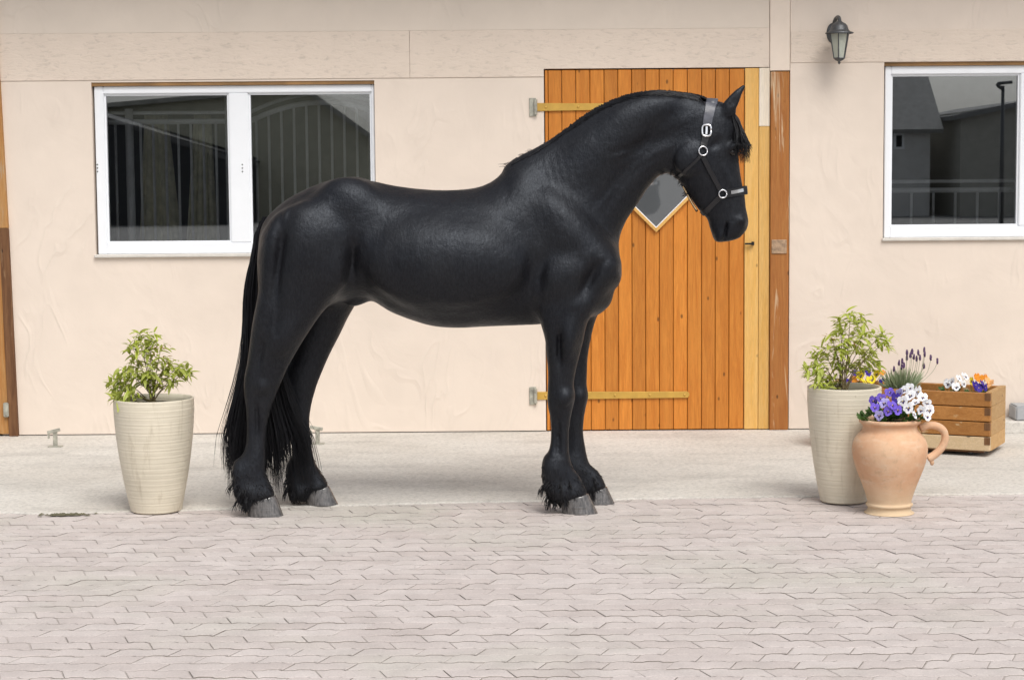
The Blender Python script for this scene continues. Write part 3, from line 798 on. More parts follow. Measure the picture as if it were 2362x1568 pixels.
# local frame: origin at the near right corner, x along the front to the left (negative), y to the back
MB_ = Matrix.Translation((gb.x, gb.y, AZ)) @ Matrix.Rotation(-YAW, 4, 'Z')
nb_ = 4; ph = (BH - BZ0) / nb_
TH = 0.034
for k in range(nb_):
    z0_, z1_ = BZ0 + k * ph, BZ0 + (k + 1) * ph - 0.005
    mt = M_BOX_PALE if k == 0 else M_BOX
    o = box('plank', -BL, -0.001, 0.0, TH, z0_, z1_, mt, fb, 0.0035, 1, MB_)
    box('plank', -BL, -TH - 0.001, BD - TH, BD, z0_, z1_, M_BOX, fb, 0.0035, 1, MB_)
    box('plank', -TH, 0.0, TH + 0.001, BD, z0_ - 0.002, z1_ + 0.003 if k == nb_ - 1 else z1_ + 0.0025, M_BOX_END, fb, 0.002, 1, MB_)
    box('plank', -BL, -BL + TH, TH + 0.001, BD - TH - 0.001, z0_, z1_, M_BOX_END, fb, 0.003, 1, MB_)
    box('dovetail', -TH + 0.002, -0.0005, -0.0022, 0.01, z0_ + ph * 0.42, z1_ - 0.001, M_ENDGRAIN, fb, 0.001, 1, MB_)
box('floor_board', -BL + 0.03, -0.04, 0.03, BD - 0.03, BZ0 - 0.014, BZ0 - 0.001, M_ENDGRAIN, fb, 0.0, 1, MB_)
for (a, b) in ((-0.12, 0.07), (-BL + 0.12, 0.07), (-0.12, BD - 0.07), (-BL + 0.12, BD - 0.07), (-BL / 2, 0.07)):
    v, f = lathe([(0.0005, -0.012), (0.014, -0.012), (0.016, -0.008), (0.016, 0.008), (0.014, 0.012), (0.0005, 0.012)], 14)
    me = mesh_np('caster', v, f, M_IRON, True); me.transform(MB_ @ Matrix.Translation((a, b, 0.016)) @ Matrix.Rotation(R(90), 4, 'Y'))
    link('caster', me, fb)
soilz = BH - 0.045
box('soil', -BL + TH + 0.002, -TH - 0.002, TH + 0.002, BD - TH - 0.002, BZ0, soilz, M_SOIL, fb, 0.0, 1, MB_)
def BX(a, b, z): return MB_ @ Vector((a, b, z))

# ------------------------------------------------------------------ plants
def leaf_mat(name, mid, rim, back=0.0):
    t = NT(name)
    tc = t.n('TexCoord'); sp = t.n('SeparateXYZ'); t.l(tc.outputs['Generated'], sp.inputs[0])
    d = t.math('ABSOLUTE', t.math('SUBTRACT', sp.outputs[0], 0.5))
    oi = t.n('ObjectInfo')
    n = t.noise(t.coord(), 60, 2)
    fac = t.ramp(t.math('ADD', d, t.math('MULTIPLY', t.math('SUBTRACT', n, 0.5), 0.2)), [(0.20, 0.0), (0.34, 1.0)])
    c = t.mix(fac, mid, rim)
    c = t.mix(1.0, c, t.ramp(oi.outputs['Random'], [(0.0, 0.78), (0.5, 1.02), (1.0, 1.2)]), 'MULTIPLY')
    t.set(Base_Color=c, Roughness=0.42, Specular_IOR_Level=0.4)
    tr = t.n('BsdfTranslucent'); t.l(c, tr.inputs[0])
    mx = t.n('MixShader'); mx.inputs[0].default_value = 0.48
    t.l(t.b.outputs[0], mx.inputs[1]); t.l(tr.outputs[0], mx.inputs[2]); t.l(mx.outputs[0], t.out.inputs['Surface'])
    return t.m
M_LEAF = leaf_mat('variegated_leaf', (0.42, 0.50, 0.055), (0.80, 0.77, 0.36))
M_LEAF_DARK = leaf_mat('dark_leaf', (0.24, 0.34, 0.035), (0.58, 0.60, 0.20))
M_LEAF_RED = leaf_mat('bronze_young_leaf', (0.42, 0.22, 0.06), (0.55, 0.42, 0.18))
M_TWIG = simple('brown_twig', (0.17, 0.13, 0.06), 0.8)
def leaf_mesh(name, L, W, mat, droop=0.25, fold=0.25):
    v, f = [], []
    N = 6
    for i in range(N + 1):
        t_ = i / N; w = W * math.sin(math.pi * min(1, t_ * 0.92 + 0.04)) ** 0.8 * (1.0 if t_ < 0.55 else 1.0 - 0.25 * (t_ - 0.55))
        y = L * t_; z = -droop * L * t_ ** 2
        v += [(-w, y, z + fold * w), (0, y, z), (w, y, z + fold * w)]
    for i in range(N):
        a = i * 3
        f += [(a, a + 1, a + 4, a + 3), (a + 1, a + 2, a + 5, a + 4)]
    return mesh_np(name, v, f, mat, True)
M_LEAF_JOINED = leaf_mat('joined_leaf', (0.54, 0.60, 0.13), (0.54, 0.60, 0.13))
LEAVES = [leaf_mesh('leaf', 0.062, 0.0105, M_LEAF, 0.25), leaf_mesh('leaf', 0.052, 0.0098, M_LEAF, 0.45), leaf_mesh('leaf', 0.068, 0.0110, M_LEAF, 0.6)]
LEAVES_D = [leaf_mesh('leaf', 0.060, 0.0085, M_LEAF_DARK, 0.5)]
LEAVES_R = [leaf_mesh('leaf', 0.036, 0.006, M_LEAF_RED, 0.1)]
def shrub(root_p, whorls, reds, label, per=34, dyr=0.085):
    count = 0; more = []
    root = thing('variegated_shrub', label, 'shrub', root_p, 'variegated shrubs in the tall pots')
    polys = []
    base = np.array(root_p)
    for wi, (x, y) in enumerate(whorls):
        Yq = root_p[1] + random.uniform(-dyr, dyr)
        c = np.array(P(x, y, Yq))
        # stem from the soil to the whorl
        start = base + np.array([random.uniform(-0.02, 0.02), random.uniform(-0.02, 0.02), -0.005])
        mid = start * 0.5 + c * 0.5 + np.array([(start[0] - c[0]) * 0.18, 0, -0.01])
        pts = crom([start, mid, c], 12)
        polys.append((pts, np.linspace(0.0034, 0.0011, 12)))
        axis = Vector(c - base); axis.normalize()
        axis = (axis + Vector((0, 0, 0.6))).normalized()
        qz = axis.to_track_quat('Z', 'Y').to_matrix()
        n = per + random.randint(-2, 2)
        for k in range(n):
            red = (wi in reds) and k % 2 == 0
            az = k * 2.4 + random.uniform(-0.3, 0.3); el = random.uniform(-0.30, 0.75) if k > 3 else random.uniform(0.7, 1.2)
            me = random.choice(LEAVES_R if red else (LEAVES_D if random.random() < 0.2 else LEAVES))
            d = qz @ Vector((math.cos(az) * math.cos(el), math.sin(az) * math.cos(el), math.sin(el)))
            rotm = d.to_track_quat('Y', 'Z')
            roll = Matrix.Rotation(random.uniform(-0.5, 0.5), 3, 'Y')
            sc = random.uniform(0.52, 0.92)
            off = axis * random.uniform(-0.055, 0.010) + Vector((random.gauss(0, 0.012), random.gauss(0, 0.012), random.gauss(0, 0.006)))
            mat4 = Matrix.LocRotScale(Vector(c) + off - Vector(root_p), (rotm.to_matrix() @ roll).to_euler(), (sc, sc, sc))
            count += 1
            if count % 5 < 2 and count < 740:
                o = bpy.data.objects.new('leaf', me); COL.objects.link(o); o.parent = root; o.matrix_local = mat4
            else:
                more.append((me, mat4))
    bm = bmesh.new()
    for me, mat4 in more:
        n0 = len(bm.verts); bm.from_mesh(me); bm.verts.ensure_lookup_table()
        bmesh.ops.transform(bm, matrix=mat4, verts=bm.verts[n0:])
    fo = link('foliage', bm_mesh('foliage', bm, M_LEAF_JOINED, True), root, root_p); fo['kind'] = 'stuff'
    vv, ff = tubes(polys, 5)
    link('stem', mesh_np('stem', vv, ff, M_TWIG, True), root)
wl = [(318, 770), (348, 772), (303, 795), (336, 797), (372, 797), (312, 826), (350, 822), (388, 826), (414, 842), (436, 852), (292, 852), (272, 868), (256, 884), (312, 856), (345, 848), (380, 852), (404, 866), (276, 896), (298, 902), (268, 914), (330, 872), (358, 872)]
shrub(tuple(pot_l + Vector((-0.005, 0, 0))), wl, {7, 4}, 'green and cream leaved shrub in the left tall pot')
wr = [(1962, 726), (1938, 738), (1986, 732), (1944, 764), (1918, 776), (1966, 772), (1992, 768), (2028, 774), (2046, 782), (1950, 798), (1926, 800), (1986, 796), (2014, 806), (1898, 802), (1878, 816), (1862, 850), (1888, 846), (1928, 832), (1960, 836), (1994, 828), (2018, 836), (1890, 878), (1912, 872)]
shrub(tuple(pot_r + Vector((-0.01, 0, 0))), wr, {5, 10, 11, 4}, 'green and cream leaved shrub in the right tall pot')

def petal_mat(name, col, var=0.15):
    t = NT(name); oi = t.n('ObjectInfo')
    c = t.mix(1.0, t.mix(1.0, col, t.ramp(oi.outputs['Random'], [(0, 1 - var), (1, 1 + var)]), 'MULTIPLY'), t.ramp(t.noise(t.coord(), 120, 2), [(0.3, 0.85), (0.7, 1.1)]), 'MULTIPLY')
    t.set(Base_Color=c, Roughness=0.6, Specular_IOR_Level=0.2)
    t.b.inputs['Subsurface Weight'].default_value = 0.0
    return t.m
PM = {k: petal_mat(k + '_petal', c) for k, c in dict(purple=(0.16, 0.10, 0.52), violet=(0.055, 0.03, 0.28), white=(0.82, 0.82, 0.84), yellow=(0.78, 0.62, 0.03), orange=(0.80, 0.30, 0.03), lilac=(0.42, 0.38, 0.70), peach=(0.82, 0.46, 0.20)).items()}
M_BLOTCH = simple('dark_blotch', (0.035, 0.012, 0.09), 0.7); M_YEYE = simple('yellow_eye', (0.75, 0.5, 0.02), 0.6)
M_GREEN = leaf_mat('pansy_leaf', (0.065, 0.135, 0.03), (0.10, 0.19, 0.045))
def flower_mesh(colour, blotch=True):
    v, f, idx = [], [], []
    def disc(cx_, cz_, rx, rz, ang, y, mi, n=10, cup=0.15):
        b = len(v); v.append((cx_, y, cz_)); ca, sa = math.cos(ang), math.sin(ang)
        for k in range(n):
            a = 2 * math.pi * k / n; ux, uz = rx * math.cos(a), rz * math.sin(a)
            wob = 1 + 0.07 * math.sin(3 * a + cx_ * 900)
            X, Z = cx_ + (ux * ca - uz * sa) * wob, cz_ + (ux * sa + uz * ca) * wob
            v.append((X, y - cup * math.hypot(X, Z) + 0.003 * math.sin(2 * a), Z))
        for k in range(n): f.append((b, b + 1 + k, b + 1 + (k + 1) % n)); idx.append(mi)
    r = 0.0135
    disc(-0.010, 0.012, r, r, 0, 0.003, 0); disc(0.010, 0.012, r, r, 0, 0.0022, 0)
    disc(-0.013, -0.003, r * 0.92, r * 0.85, 0.4, 0.0006, 0); disc(0.013, -0.003, r * 0.92, r * 0.85, -0.4, 0.0003, 0)
    disc(0, -0.013, r * 1.15, r, 0, -0.0012, 0)
    if blotch:
        disc(-0.007, -0.001, 0.0052, 0.004, 0.3, -0.0022, 1, 7, 0); disc(0.007, -0.001, 0.0052, 0.004, -0.3, -0.0023, 1, 7, 0); disc(0, -0.008, 0.006, 0.0055, 0, -0.0034, 1, 7, 0)
    disc(0, 0.0005, 0.0026, 0.0026, 0, -0.0042, 2, 6, 0)
    return mesh_np('flower', v, f, PM[colour], True, [PM[colour], M_BLOTCH, M_YEYE], idx)
FLOW = {}
for k in PM: FLOW[k] = flower_mesh(k, k in ('white', 'yellow', 'purple', 'lilac'))
OV = []
def oval_leaf():
    v, f = [(0, 0, 0)], []
    n = 12
    for k in range(n):
        a = 2 * math.pi * k / n; v.append((0.010 * math.sin(a) * (1 + 0.1 * math.sin(5 * a)), 0.016 - 0.016 * math.cos(a), 0.003 * math.cos(2 * a)))
    for k in range(n): f.append((0, 1 + k, 1 + (k + 1) % n))
    return mesh_np('leaf', v, f, M_GREEN, True)
OVAL = oval_leaf()
def pansy(root_p, flowers, label, nleaf, rx, ry, group, leaf_h=0.05, sc0=1.0):
    """flowers: (x_px, y_px, colour) placed in front of the root's depth"""
    root = thing('pansy_plant', label, 'pansy', root_p, group)
    polys = []
    for (x, y, colour, dy) in flowers:
        p = P(x, y, root_p[1] + dy)
        o = bpy.data.objects.new('flower', FLOW[colour]); COL.objects.link(o); o.parent = root
        o.location = p - Vector(root_p)
        o.rotation_euler = (R(random.uniform(-50, 5)), R(random.uniform(-25, 25)), R(random.uniform(-55, 55)))
        s_ = sc0 * random.uniform(0.82, 1.08); o.scale = (s_, s_, s_)
        polys.append((crom([(root_p[0] + (p.x - root_p[0]) * 0.5, root_p[1] + 0.4 * dy, root_p[2] - 0.005), (p.x, p.y + 0.016, p.z - 0.015), (p.x, p.y + 0.005, p.z)], 7), [0.0016] * 7))
    vv, ff = tubes(polys, 4); link('stem', mesh_np('stem', vv, ff, M_GREEN, True), root)
    for k in range(nleaf):
        o = bpy.data.objects.new('leaf', OVAL); COL.objects.link(o); o.parent = root
        a = random.uniform(0, 2 * math.pi); q = math.sqrt(random.random())
        o.location = (q * rx * math.cos(a), q * ry * math.sin(a), random.uniform(0.0, leaf_h * (1.15 - q)))
        o.rotation_euler = (R(random.uniform(0, 65)), R(random.uniform(-30, 30)), a - math.pi / 2 + random.uniform(-0.7, 0.7))
        s_ = random.uniform(0.7, 1.35); o.scale = (s_, s_, s_)
jt = Vector((gj.x, cyj, H - 0.012))
fp = [(2018, 940, 'purple', -0.07), (2032, 918, 'purple', -0.04), (2052, 905, 'purple', -0.01), (2040, 930, 'lilac', -0.07), (2058, 935, 'purple', -0.10), (2048, 948, 'purple', -0.11), (2070, 945, 'purple', -0.11), (2066, 918, 'violet', -0.06), (2014, 924, 'purple', -0.02), (2028, 958, 'lilac', -0.11), (2075, 908, 'lilac', -0.02)]
fw = [(2086, 900, 'white', -0.02), (2100, 912, 'white', -0.04), (2082, 925, 'white', -0.09), (2094, 940, 'white', -0.11), (2112, 928, 'white', -0.08), (2128, 916, 'white', -0.03), (2138, 930, 'white', -0.04), (2142, 946, 'white', -0.06), (2125, 946, 'white', -0.10), (2108, 955, 'white', -0.12), (2138, 960, 'white', -0.08), (2116, 903, 'white', 0.0), (2098, 895, 'white', 0.02)]
pansy(tuple(jt + Vector((-0.055, 0, 0))), fp, 'purple pansies filling the left half of the terracotta jar', 70, 0.085, 0.10, 'pansies in the jar', 0.085)
pansy(tuple(jt + Vector((0.062, 0, 0))), fw, 'white pansies filling the right half of the terracotta jar', 75, 0.085, 0.10, 'pansies in the jar', 0.085)
b1 = BX(-0.80, 0.14, soilz)
pansy(tuple(b1), [(1985, 866, 'yellow', 0), (2010, 876, 'yellow', -0.03), (2022, 862, 'yellow', 0.0), (2002, 858, 'violet', 0.04), (1975, 862, 'violet', 0.05), (2034, 860, 'orange', 0.03), (1993, 880, 'yellow', -0.04), (1956, 882, 'violet', 0.02), (1968, 876, 'orange', 0.03), (2036, 882, 'violet', -0.02), (2046, 886, 'orange', -0.03)], 'yellow and dark violet pansies at the left end of the flower box', 45, 0.11, 0.09, 'pansies in the flower box', 0.055, 1.05)
b2 = BX(-0.27, 0.13, soilz)
pansy(tuple(b2), [(2196, 880, 'white', 0), (2212, 872, 'white', 0.03), (2222, 884, 'white', -0.03), (2205, 892, 'white', -0.04), (2186, 884, 'white', 0.03), (2226, 868, 'white', 0.05)], 'white pansies in the right half of the flower box', 34, 0.08, 0.08, 'pansies in the flower box', 0.045)
b3 = BX(-0.12, 0.14, soilz)
pansy(tuple(b3), [(2250, 888, 'violet', -0.05), (2266, 884, 'violet', -0.05), (2258, 895, 'violet', -0.06), (2272, 893, 'violet', -0.06), (2253, 869, 'orange', 0.02), (2262, 874, 'orange', 0.0), (2279, 878, 'peach', 0.01), (2284, 886, 'peach', -0.01), (2240, 877, 'yellow', 0.02), (2273, 870, 'orange', 0.04)], 'orange and deep violet pansies at the right corner of the flower box', 26, 0.07, 0.08, 'pansies in the flower box', 0.045)
# lavender
b4 = BX(-0.545, 0.18, soilz)
lav = thing('lavender_plant', 'grey green lavender with purple flower spikes in the flower box', 'lavender', tuple(b4))
t = NT('lavender_leaf'); gmn = t.n('NewGeometry')
t.set(Base_Color=t.mix(t.ramp(gmn.outputs['Random Per Island'], [(0, 0), (1, 1)]), (0.17, 0.23, 0.10), (0.44, 0.49, 0.32)), Roughness=0.7)
polys = []
for k in range(420):
    a = random.uniform(0, 2 * math.pi); q = math.sqrt(random.random())
    top = Vector((b4.x + 0.135 * q * math.cos(a), b4.y + 0.10 * q * math.sin(a), b4.z + random.uniform(0.05, 0.165) * (1 - 0.25 * q)))
    bot = Vector((b4.x + 0.045 * q * math.cos(a), b4.y + 0.03 * q * math.sin(a), b4.z - 0.01))
    midp = bot.lerp(top, 0.5) + Vector((0.006 * math.cos(a), 0, 0.012))
    polys.append((crom([bot, midp, top], 7), [0.0022, 0.0026, 0.0030, 0.0030, 0.0026, 0.0018, 0.0006]))
vv, ff = tubes(polys, 3); tag(link('foliage', mesh_np('foliage', vv, ff, t.m), lav), kind='stuff')
M_SPIKE = simple('lavender_flower', (0.10, 0.055, 0.12), 0.8, var=0.5, scale=160); M_STALK = simple('lavender_stalk', (0.28, 0.30, 0.18), 0.8)
for (x, y) in ((2062, 850), (2066, 862), (2074, 836), (2081, 832), (2080, 845), (2092, 812), (2092, 824), (2104, 810), (2108, 822), (2100, 818), (2118, 812), (2122, 824), (2132, 806), (2133, 816), (2147, 824), (2162, 832), (2131, 843), (2114, 826), (2085, 842)):
    p = P(x, y, b4.y + random.uniform(-0.05, 0.05)); h = 0.032
    tip = [(0.0005, h), (0.004, h * 0.9), (0.0065, h * 0.55), (0.0072, h * 0.2), (0.005, 0.0), (0.0012, -0.003)]
    n_ = 9; v, f = lathe(tip, n_, p.x, p.y, p.z - h / 2)
    v = [(a_ + random.gauss(0, 0.0011), b_ + random.gauss(0, 0.0011), c__) for a_, b_, c__ in v]
    sp_ = link('flower_spike', mesh_np('flower_spike', v, f, M_SPIKE), lav)
    vv, ff = tubes([(crom([(b4.x + (p.x - b4.x) * 0.45, b4.y, b4.z + 0.04), (b4.x + (p.x - b4.x) * 0.85, p.y, b4.z + 0.11), (p.x, p.y, p.z - h / 2)], 8), [0.0012] * 8)], 4)
    link('stalk', mesh_np('stalk', vv, ff, M_STALK), sp_)

# ------------------------------------------------------------------ opposite side of the yard (seen in the window panes)
def house(name, label, x0, x1, y0, y1, eave, ridge, wallc, roofc, ridge_along='x', wins=(), over=0.35, xr=None):
    root = thing(name, label, 'house', ((x0 + x1) / 2, (y0 + y1) / 2, -0.04), 'houses across the yard')
    mw = simple('house_wall', wallc, 0.9, scale=3); mr = simple('house_roof', roofc, 0.8, scale=5, var=0.25)
    v = [(x0, y0, -0.04), (x1, y0, -0.04), (x1, y1, -0.04), (x0, y1, -0.04), (x0, y0, eave), (x1, y0, eave), (x1, y1, eave), (x0, y1, eave)]
    f = [(0, 1, 5, 4), (1, 2, 6, 5), (2, 3, 7, 6), (3, 0, 4, 7)]
    if ridge_along == 'x':
        ym = (y0 + y1) / 2; v += [(x0, ym, ridge), (x1, ym, ridge)]; f += [(0 + 4, 7, 8), (5, 9, 6)]
        rv = [(x0 - over, y0 - over, eave - 0.12), (x1 + over, y0 - over, eave - 0.12), (x1 + over, ym, ridge + 0.05), (x0 - over, ym, ridge + 0.05), (x1 + over, y1 + over, eave - 0.12), (x0 - over, y1 + over, eave - 0.12)]
    else:
        xm = (x0 + x1) / 2 if xr is None else xr; v += [(xm, y0, ridge), (xm, y1, ridge)]; f += [(4, 5, 8), (7, 9, 6)]
        rv = [(x0 - over, y0 - over, eave - 0.12), (x0 - over, y1 + over, eave - 0.12), (xm, y1 + over, ridge + 0.05), (xm, y0 - over, ridge + 0.05), (x1 + over, y1 + over, eave - 0.12), (x1 + over, y0 - over, eave - 0.12)]
    link('wall', mesh_np('wall', v, f, mw), root)
    o = link('roof', mesh_np('roof', rv, [(0, 1, 2, 3), (3, 2, 4, 5)], mr), root); sm = o.modifiers.new('thick', 'SOLIDIFY'); sm.thickness = 0.16; sm.offset = 1
    for (xa, xb, za, zb_) in wins:
        w = box('window', xa, xb, y1 - 0.05, y1 + 0.03, za, zb_, M_PVC, root)
        box('pane', xa + 0.08, xb - 0.08, y1 + 0.031, y1 + 0.04, za + 0.08, zb_ - 0.08, M_DARKHOLE, w)
    return root
VY = lambda Yb: 2 * YW - Yb
def RX(x, Yb): return (x - 1181) / FPX * VY(Yb)
def RZ(x, y, Yb): return CAMZ + (394 - 0.008 * (x - 1181) - y) / FPX * VY(Yb)
Yh = -42.0
house('opposite_house', 'grey house with a dark roof mirrored at the left of the right window', RX(1860, Yh), RX(2146, Yh), Yh - 9, Yh, RZ(2146, 300, Yh), RZ(2100, 60, Yh), (0.60, 0.59, 0.57), (0.27, 0.27, 0.265), 'x', [(RX(2062, Yh), RX(2086, Yh), RZ(2070, 345, Yh), RZ(2070, 308, Yh))])
house('opposite_barn', 'dark barn mirrored at the right of the right window', RX(2200, Yh), RX(2520, Yh), Yh - 10, Yh + 1, RZ(2200, 262, Yh), RZ(2300, 236, Yh), (0.38, 0.37, 0.33), (0.20, 0.20, 0.20), 'y')
house('opposite_stable', 'olive gabled barn mirrored in the left double window', RX(-900, Yh), RX(860, Yh), Yh - 12, Yh, RZ(860, 318, Yh), RZ(715, 205, Yh), (0.52, 0.50, 0.39), (0.34, 0.33, 0.29), 'y', [], xr=RX(712, Yh))
house('lean_to_shed', 'dark lean-to shed mirrored low in the left pane of the double window', RX(120, -38), RX(560, -38), -42.0, -38.0, RZ(560, 362, -38), RZ(150, 232, -38), (0.035, 0.036, 0.04), (0.10, 0.10, 0.10), 'y', [], xr=RX(125, -38), over=0.1)
Yp = -30
pole = thing('street_lamp', 'tall street lamp mirrored in the right window', 'street lamp', (RX(2312, Yp), Yp, -0.04))
x_ = RX(2312, Yp); zt2 = RZ(2312, 200, Yp)
vv, ff = tubes([([(x_, Yp, -0.04), (x_, Yp, zt2)], [0.07, 0.045])], 10); link('mast', mesh_np('mast', vv, ff, M_IRON, True), pole)
vv, ff = tubes([(crom([(x_, Yp, zt2 - 0.1), (x_ - 0.15, Yp, zt2 + 0.05), (x_ + 0.25, Yp, zt2 + 0.1)], 8), [0.05] * 8)], 8); link('lamp_head', mesh_np('lamp_head', vv, ff, M_IRON, True), pole)

# ------------------------------------------------------------------ the horse
YH = 9.10
hg = G(950, 1180)
VOX = 0.0075
horse = thing('horse', 'black feathered horse with thick arched neck standing side-on in a halter', 'horse', (P(990, 1180, YH).x, YH, 0.0))
ox, oy, oz = P(500, 1100, YH).x, -0.45, -0.02
nx_ = int((P(1760, 400, YH).x - ox) / VOX); ny_ = int(0.90 / VOX); nz_ = int((P(1700, 180, YH).z - oz) / VOX)
FAR = np.float32(0.2)
class Part:
    def __init__(s):
        s.F = None; s.lo = np.array([10 ** 9] * 3); s.hi = np.array([-1] * 3); s.items = []
    def add(s, c, ax, r, pw=2.0):       # centre, 3x3 rows = axes, radii
        s.items.append((np.asarray(c, float), np.asarray(ax, float), np.asarray(r, float), pw))
    def field(s, margin=0.11):
        boxes = []
        for c, ax, r, pw in s.items:
            ext = np.sqrt(((ax * r[:, None]) ** 2).sum(0)) + margin
            lo = np.floor((c - ext - (ox, oy, oz)) / VOX).astype(int); hi = np.ceil((c + ext - (ox, oy, oz)) / VOX).astype(int)
            lo = np.clip(lo, 0, (nx_, ny_, nz_)); hi = np.clip(hi, 0, (nx_, ny_, nz_))
            boxes.append((lo, hi)); s.lo = np.minimum(s.lo, lo); s.hi = np.maximum(s.hi, hi)
        F = np.full(tuple(s.hi - s.lo), FAR, np.float32)
        for (c, ax, r, pw), (lo, hi) in zip(s.items, boxes):
            if np.any(hi <= lo): continue
            gx = (ox + np.arange(lo[0], hi[0]) * VOX - c[0]).astype(np.float32)[:, None, None]
            gy = (oy + np.arange(lo[1], hi[1]) * VOX - c[1]).astype(np.float32)[None, :, None]
            gz = (oz + np.arange(lo[2], hi[2]) * VOX - c[2]).astype(np.float32)[None, None, :]
            k0 = 0; k1 = 0
            for a in range(3):
                u = gx * np.float32(ax[a, 0]) + gy * np.float32(ax[a, 1]) + gz * np.float32(ax[a, 2])
                k0 = k0 + (u / np.float32(r[a])) ** 2; k1 = k1 + (u / np.float32(r[a] ** 2)) ** 2
            k0 = np.sqrt(k0); k1 = np.sqrt(k1) + np.float32(1e-6)
            d = k0 * (k0 - 1) / k1
            sl_ = tuple(slice(l - b, h - b) for l, h, b in zip(lo, hi, s.lo))
            F[sl_] = np.minimum(F[sl_], d)
        s.F = F
        return s
FIELD = np.full((nx_, ny_, nz_), FAR, np.float32)
def smin(a, b, k):
    h = np.maximum(k - np.abs(a - b), 0) / k
    return np.minimum(a, b) - h * h * k * 0.25
def union(p, k):
    p.field(); sl_ = tuple(slice(a, b) for a, b in zip(p.lo, p.hi))
    FIELD[sl_] = smin(FIELD[sl_], p.F, np.float32(k))
def carve(p, k):
    p.field(); sl_ = tuple(slice(a, b) for a, b in zip(p.lo, p.hi))
    FIELD[sl_] = -smin(-FIELD[sl_], p.F, np.float32(k))
def L3(x, y, l):                # picture position on the horse's plane shifted sideways by l
    q = P(x, y, YH + l); return np.array([q.x, l, q.z])
def sweep(st, n, lat_scale=1.0, tmin=0.5):
    """st rows: ax,ay, bx,by, halfwidth, lateral"""
    p = Part()
    s_ = crom(st, n)
    A = np.array([L3(r[0], r[1], r[5]) for r in s_]); B = np.array([L3(r[2], r[3], r[5]) for r in s_])
    C = (A + B) / 2; h = np.linalg.norm(A - B, axis=1) / 2
    for i in range(n):
        nn = (A[i] - B[i]); nn[1] = 0; nn /= np.linalg.norm(nn) + 1e-9
        ll = np.array([0, 1.0, 0]); tt = np.cross(nn, ll)
        step = np.linalg.norm(C[min(i + 1, n - 1)] - C[max(i - 1, 0)]) / 2
        p.add(C[i], np.stack([nn, ll, tt]), (h[i], s_[i, 4], max(step * 5.0, tmin * min(h[i], s_[i, 4]))))
    return p
def blob(x, y, l, rn, rl, rt, ang=0.0, yaw=0.0):
    """ellipsoid: in-plane radii rt (along ang) and rn, lateral radius rl"""
    c, s_ = math.cos(R(ang)), math.sin(R(ang))
    t_ = np.array([c, 0, s_]); n_ = np.array([-s_, 0, c]); l_ = np.array([0, 1.0, 0])
    if yaw:
        cy_, sy_ = math.cos(R(yaw)), math.sin(R(yaw))
        t_, l_ = t_ * cy_ + l_ * sy_, l_ * cy_ - t_ * sy_
    p = Part(); p.add(L3(x, y, l), np.stack([n_, l_, t_]), (rn, rl, rt)); return p
def both(fn, x, y, l, *a, k=0.05, yaw=0.0, **kw):
    for s_ in (-1, 1):
        # keep both sides mirrored in space, not in the picture
        p = Part(); c0 = L3(x, y, -abs(l)); c0[1] = s_ * abs(l)
        rn, rl, rt, *rest_ = a; ang = rest_[0] if rest_ else 0.0
        c, s2 = math.cos(R(ang)), math.sin(R(ang))
        t_ = np.array([c, 0, s2]); n_ = np.array([-s2, 0, c]); l_ = np.array([0, 1.0, 0])
        if yaw:
            cy_, sy_ = math.cos(R(yaw)), math.sin(R(yaw)) * -s_
            t_, l_ = t_ * cy_ + l_ * sy_, l_ * cy_ - t_ * sy_
        p.add(c0, np.stack([n_, l_, t_]), (rn, rl, rt)); fn(p, k)

torso = [(604, 540, 606, 600, .075, 0), (616, 506, 614, 640, .135, 0), (640, 480, 634, 672, .19, 0), (672, 456, 664, 700, .235, 0), (715, 434, 705, 712, .262, 0), (760, 417, 758, 706, .275, 0), (800, 410, 805, 692, .262, 0), (850, 416, 855, 692, .268, 0),
         (910, 429, 912, 722, .295, 0), (980, 437, 985, 748, .325, 0), (1050, 439, 1050, 755, .325, 0), (1110, 430, 1120, 753, .305, 0), (1160, 404, 1190, 750, .265, 0), (1206, 374, 1258, 746, .230, 0), (1272, 420, 1318, 738, .222, 0), (1330, 480, 1365, 728, .200, 0), (1372, 535, 1396, 695, .165, 0), (1396, 575, 1411, 655, .120, 0)]
union(sweep(torso, 190, tmin=0.22), 0.01)
neck = [(1192, 396, 1400, 650, .145, 0), (1212, 372, 1420, 600, .145, 0), (1235, 347, 1424, 560, .140, 0), (1300, 301, 1441, 514, .125, 0), (1370, 252, 1466, 474, .112, 0), (1440, 221, 1491, 436, .102, 0), (1510, 209, 1516, 408, .094, 0), (1570, 213, 1543, 396, .088, 0), (1612, 221, 1578, 372, .080, 0)]
union(sweep(neck, 110, tmin=0.35), 0.09)
head = [(1640, 232, 1600, 272, .062, 0), (1672, 240, 1580, 300, .080, 0), (1694, 268, 1560, 335, .092, 0), (1700, 310, 1549, 365, .099, 0), (1702, 350, 1547, 392, .098, 0), (1706, 388, 1563, 414, .090, 0), (1711, 420, 1586, 447, .078, 0), (1717, 450, 1608, 478, .067, 0), (1721, 482, 1630, 503, .060, 0), (1726, 508, 1638, 528, .060, 0), (1722, 528, 1645, 546, .054, 0), (1708, 545, 1656, 555, .038, 0)]
union(sweep(head, 90, tmin=0.3), 0.035)
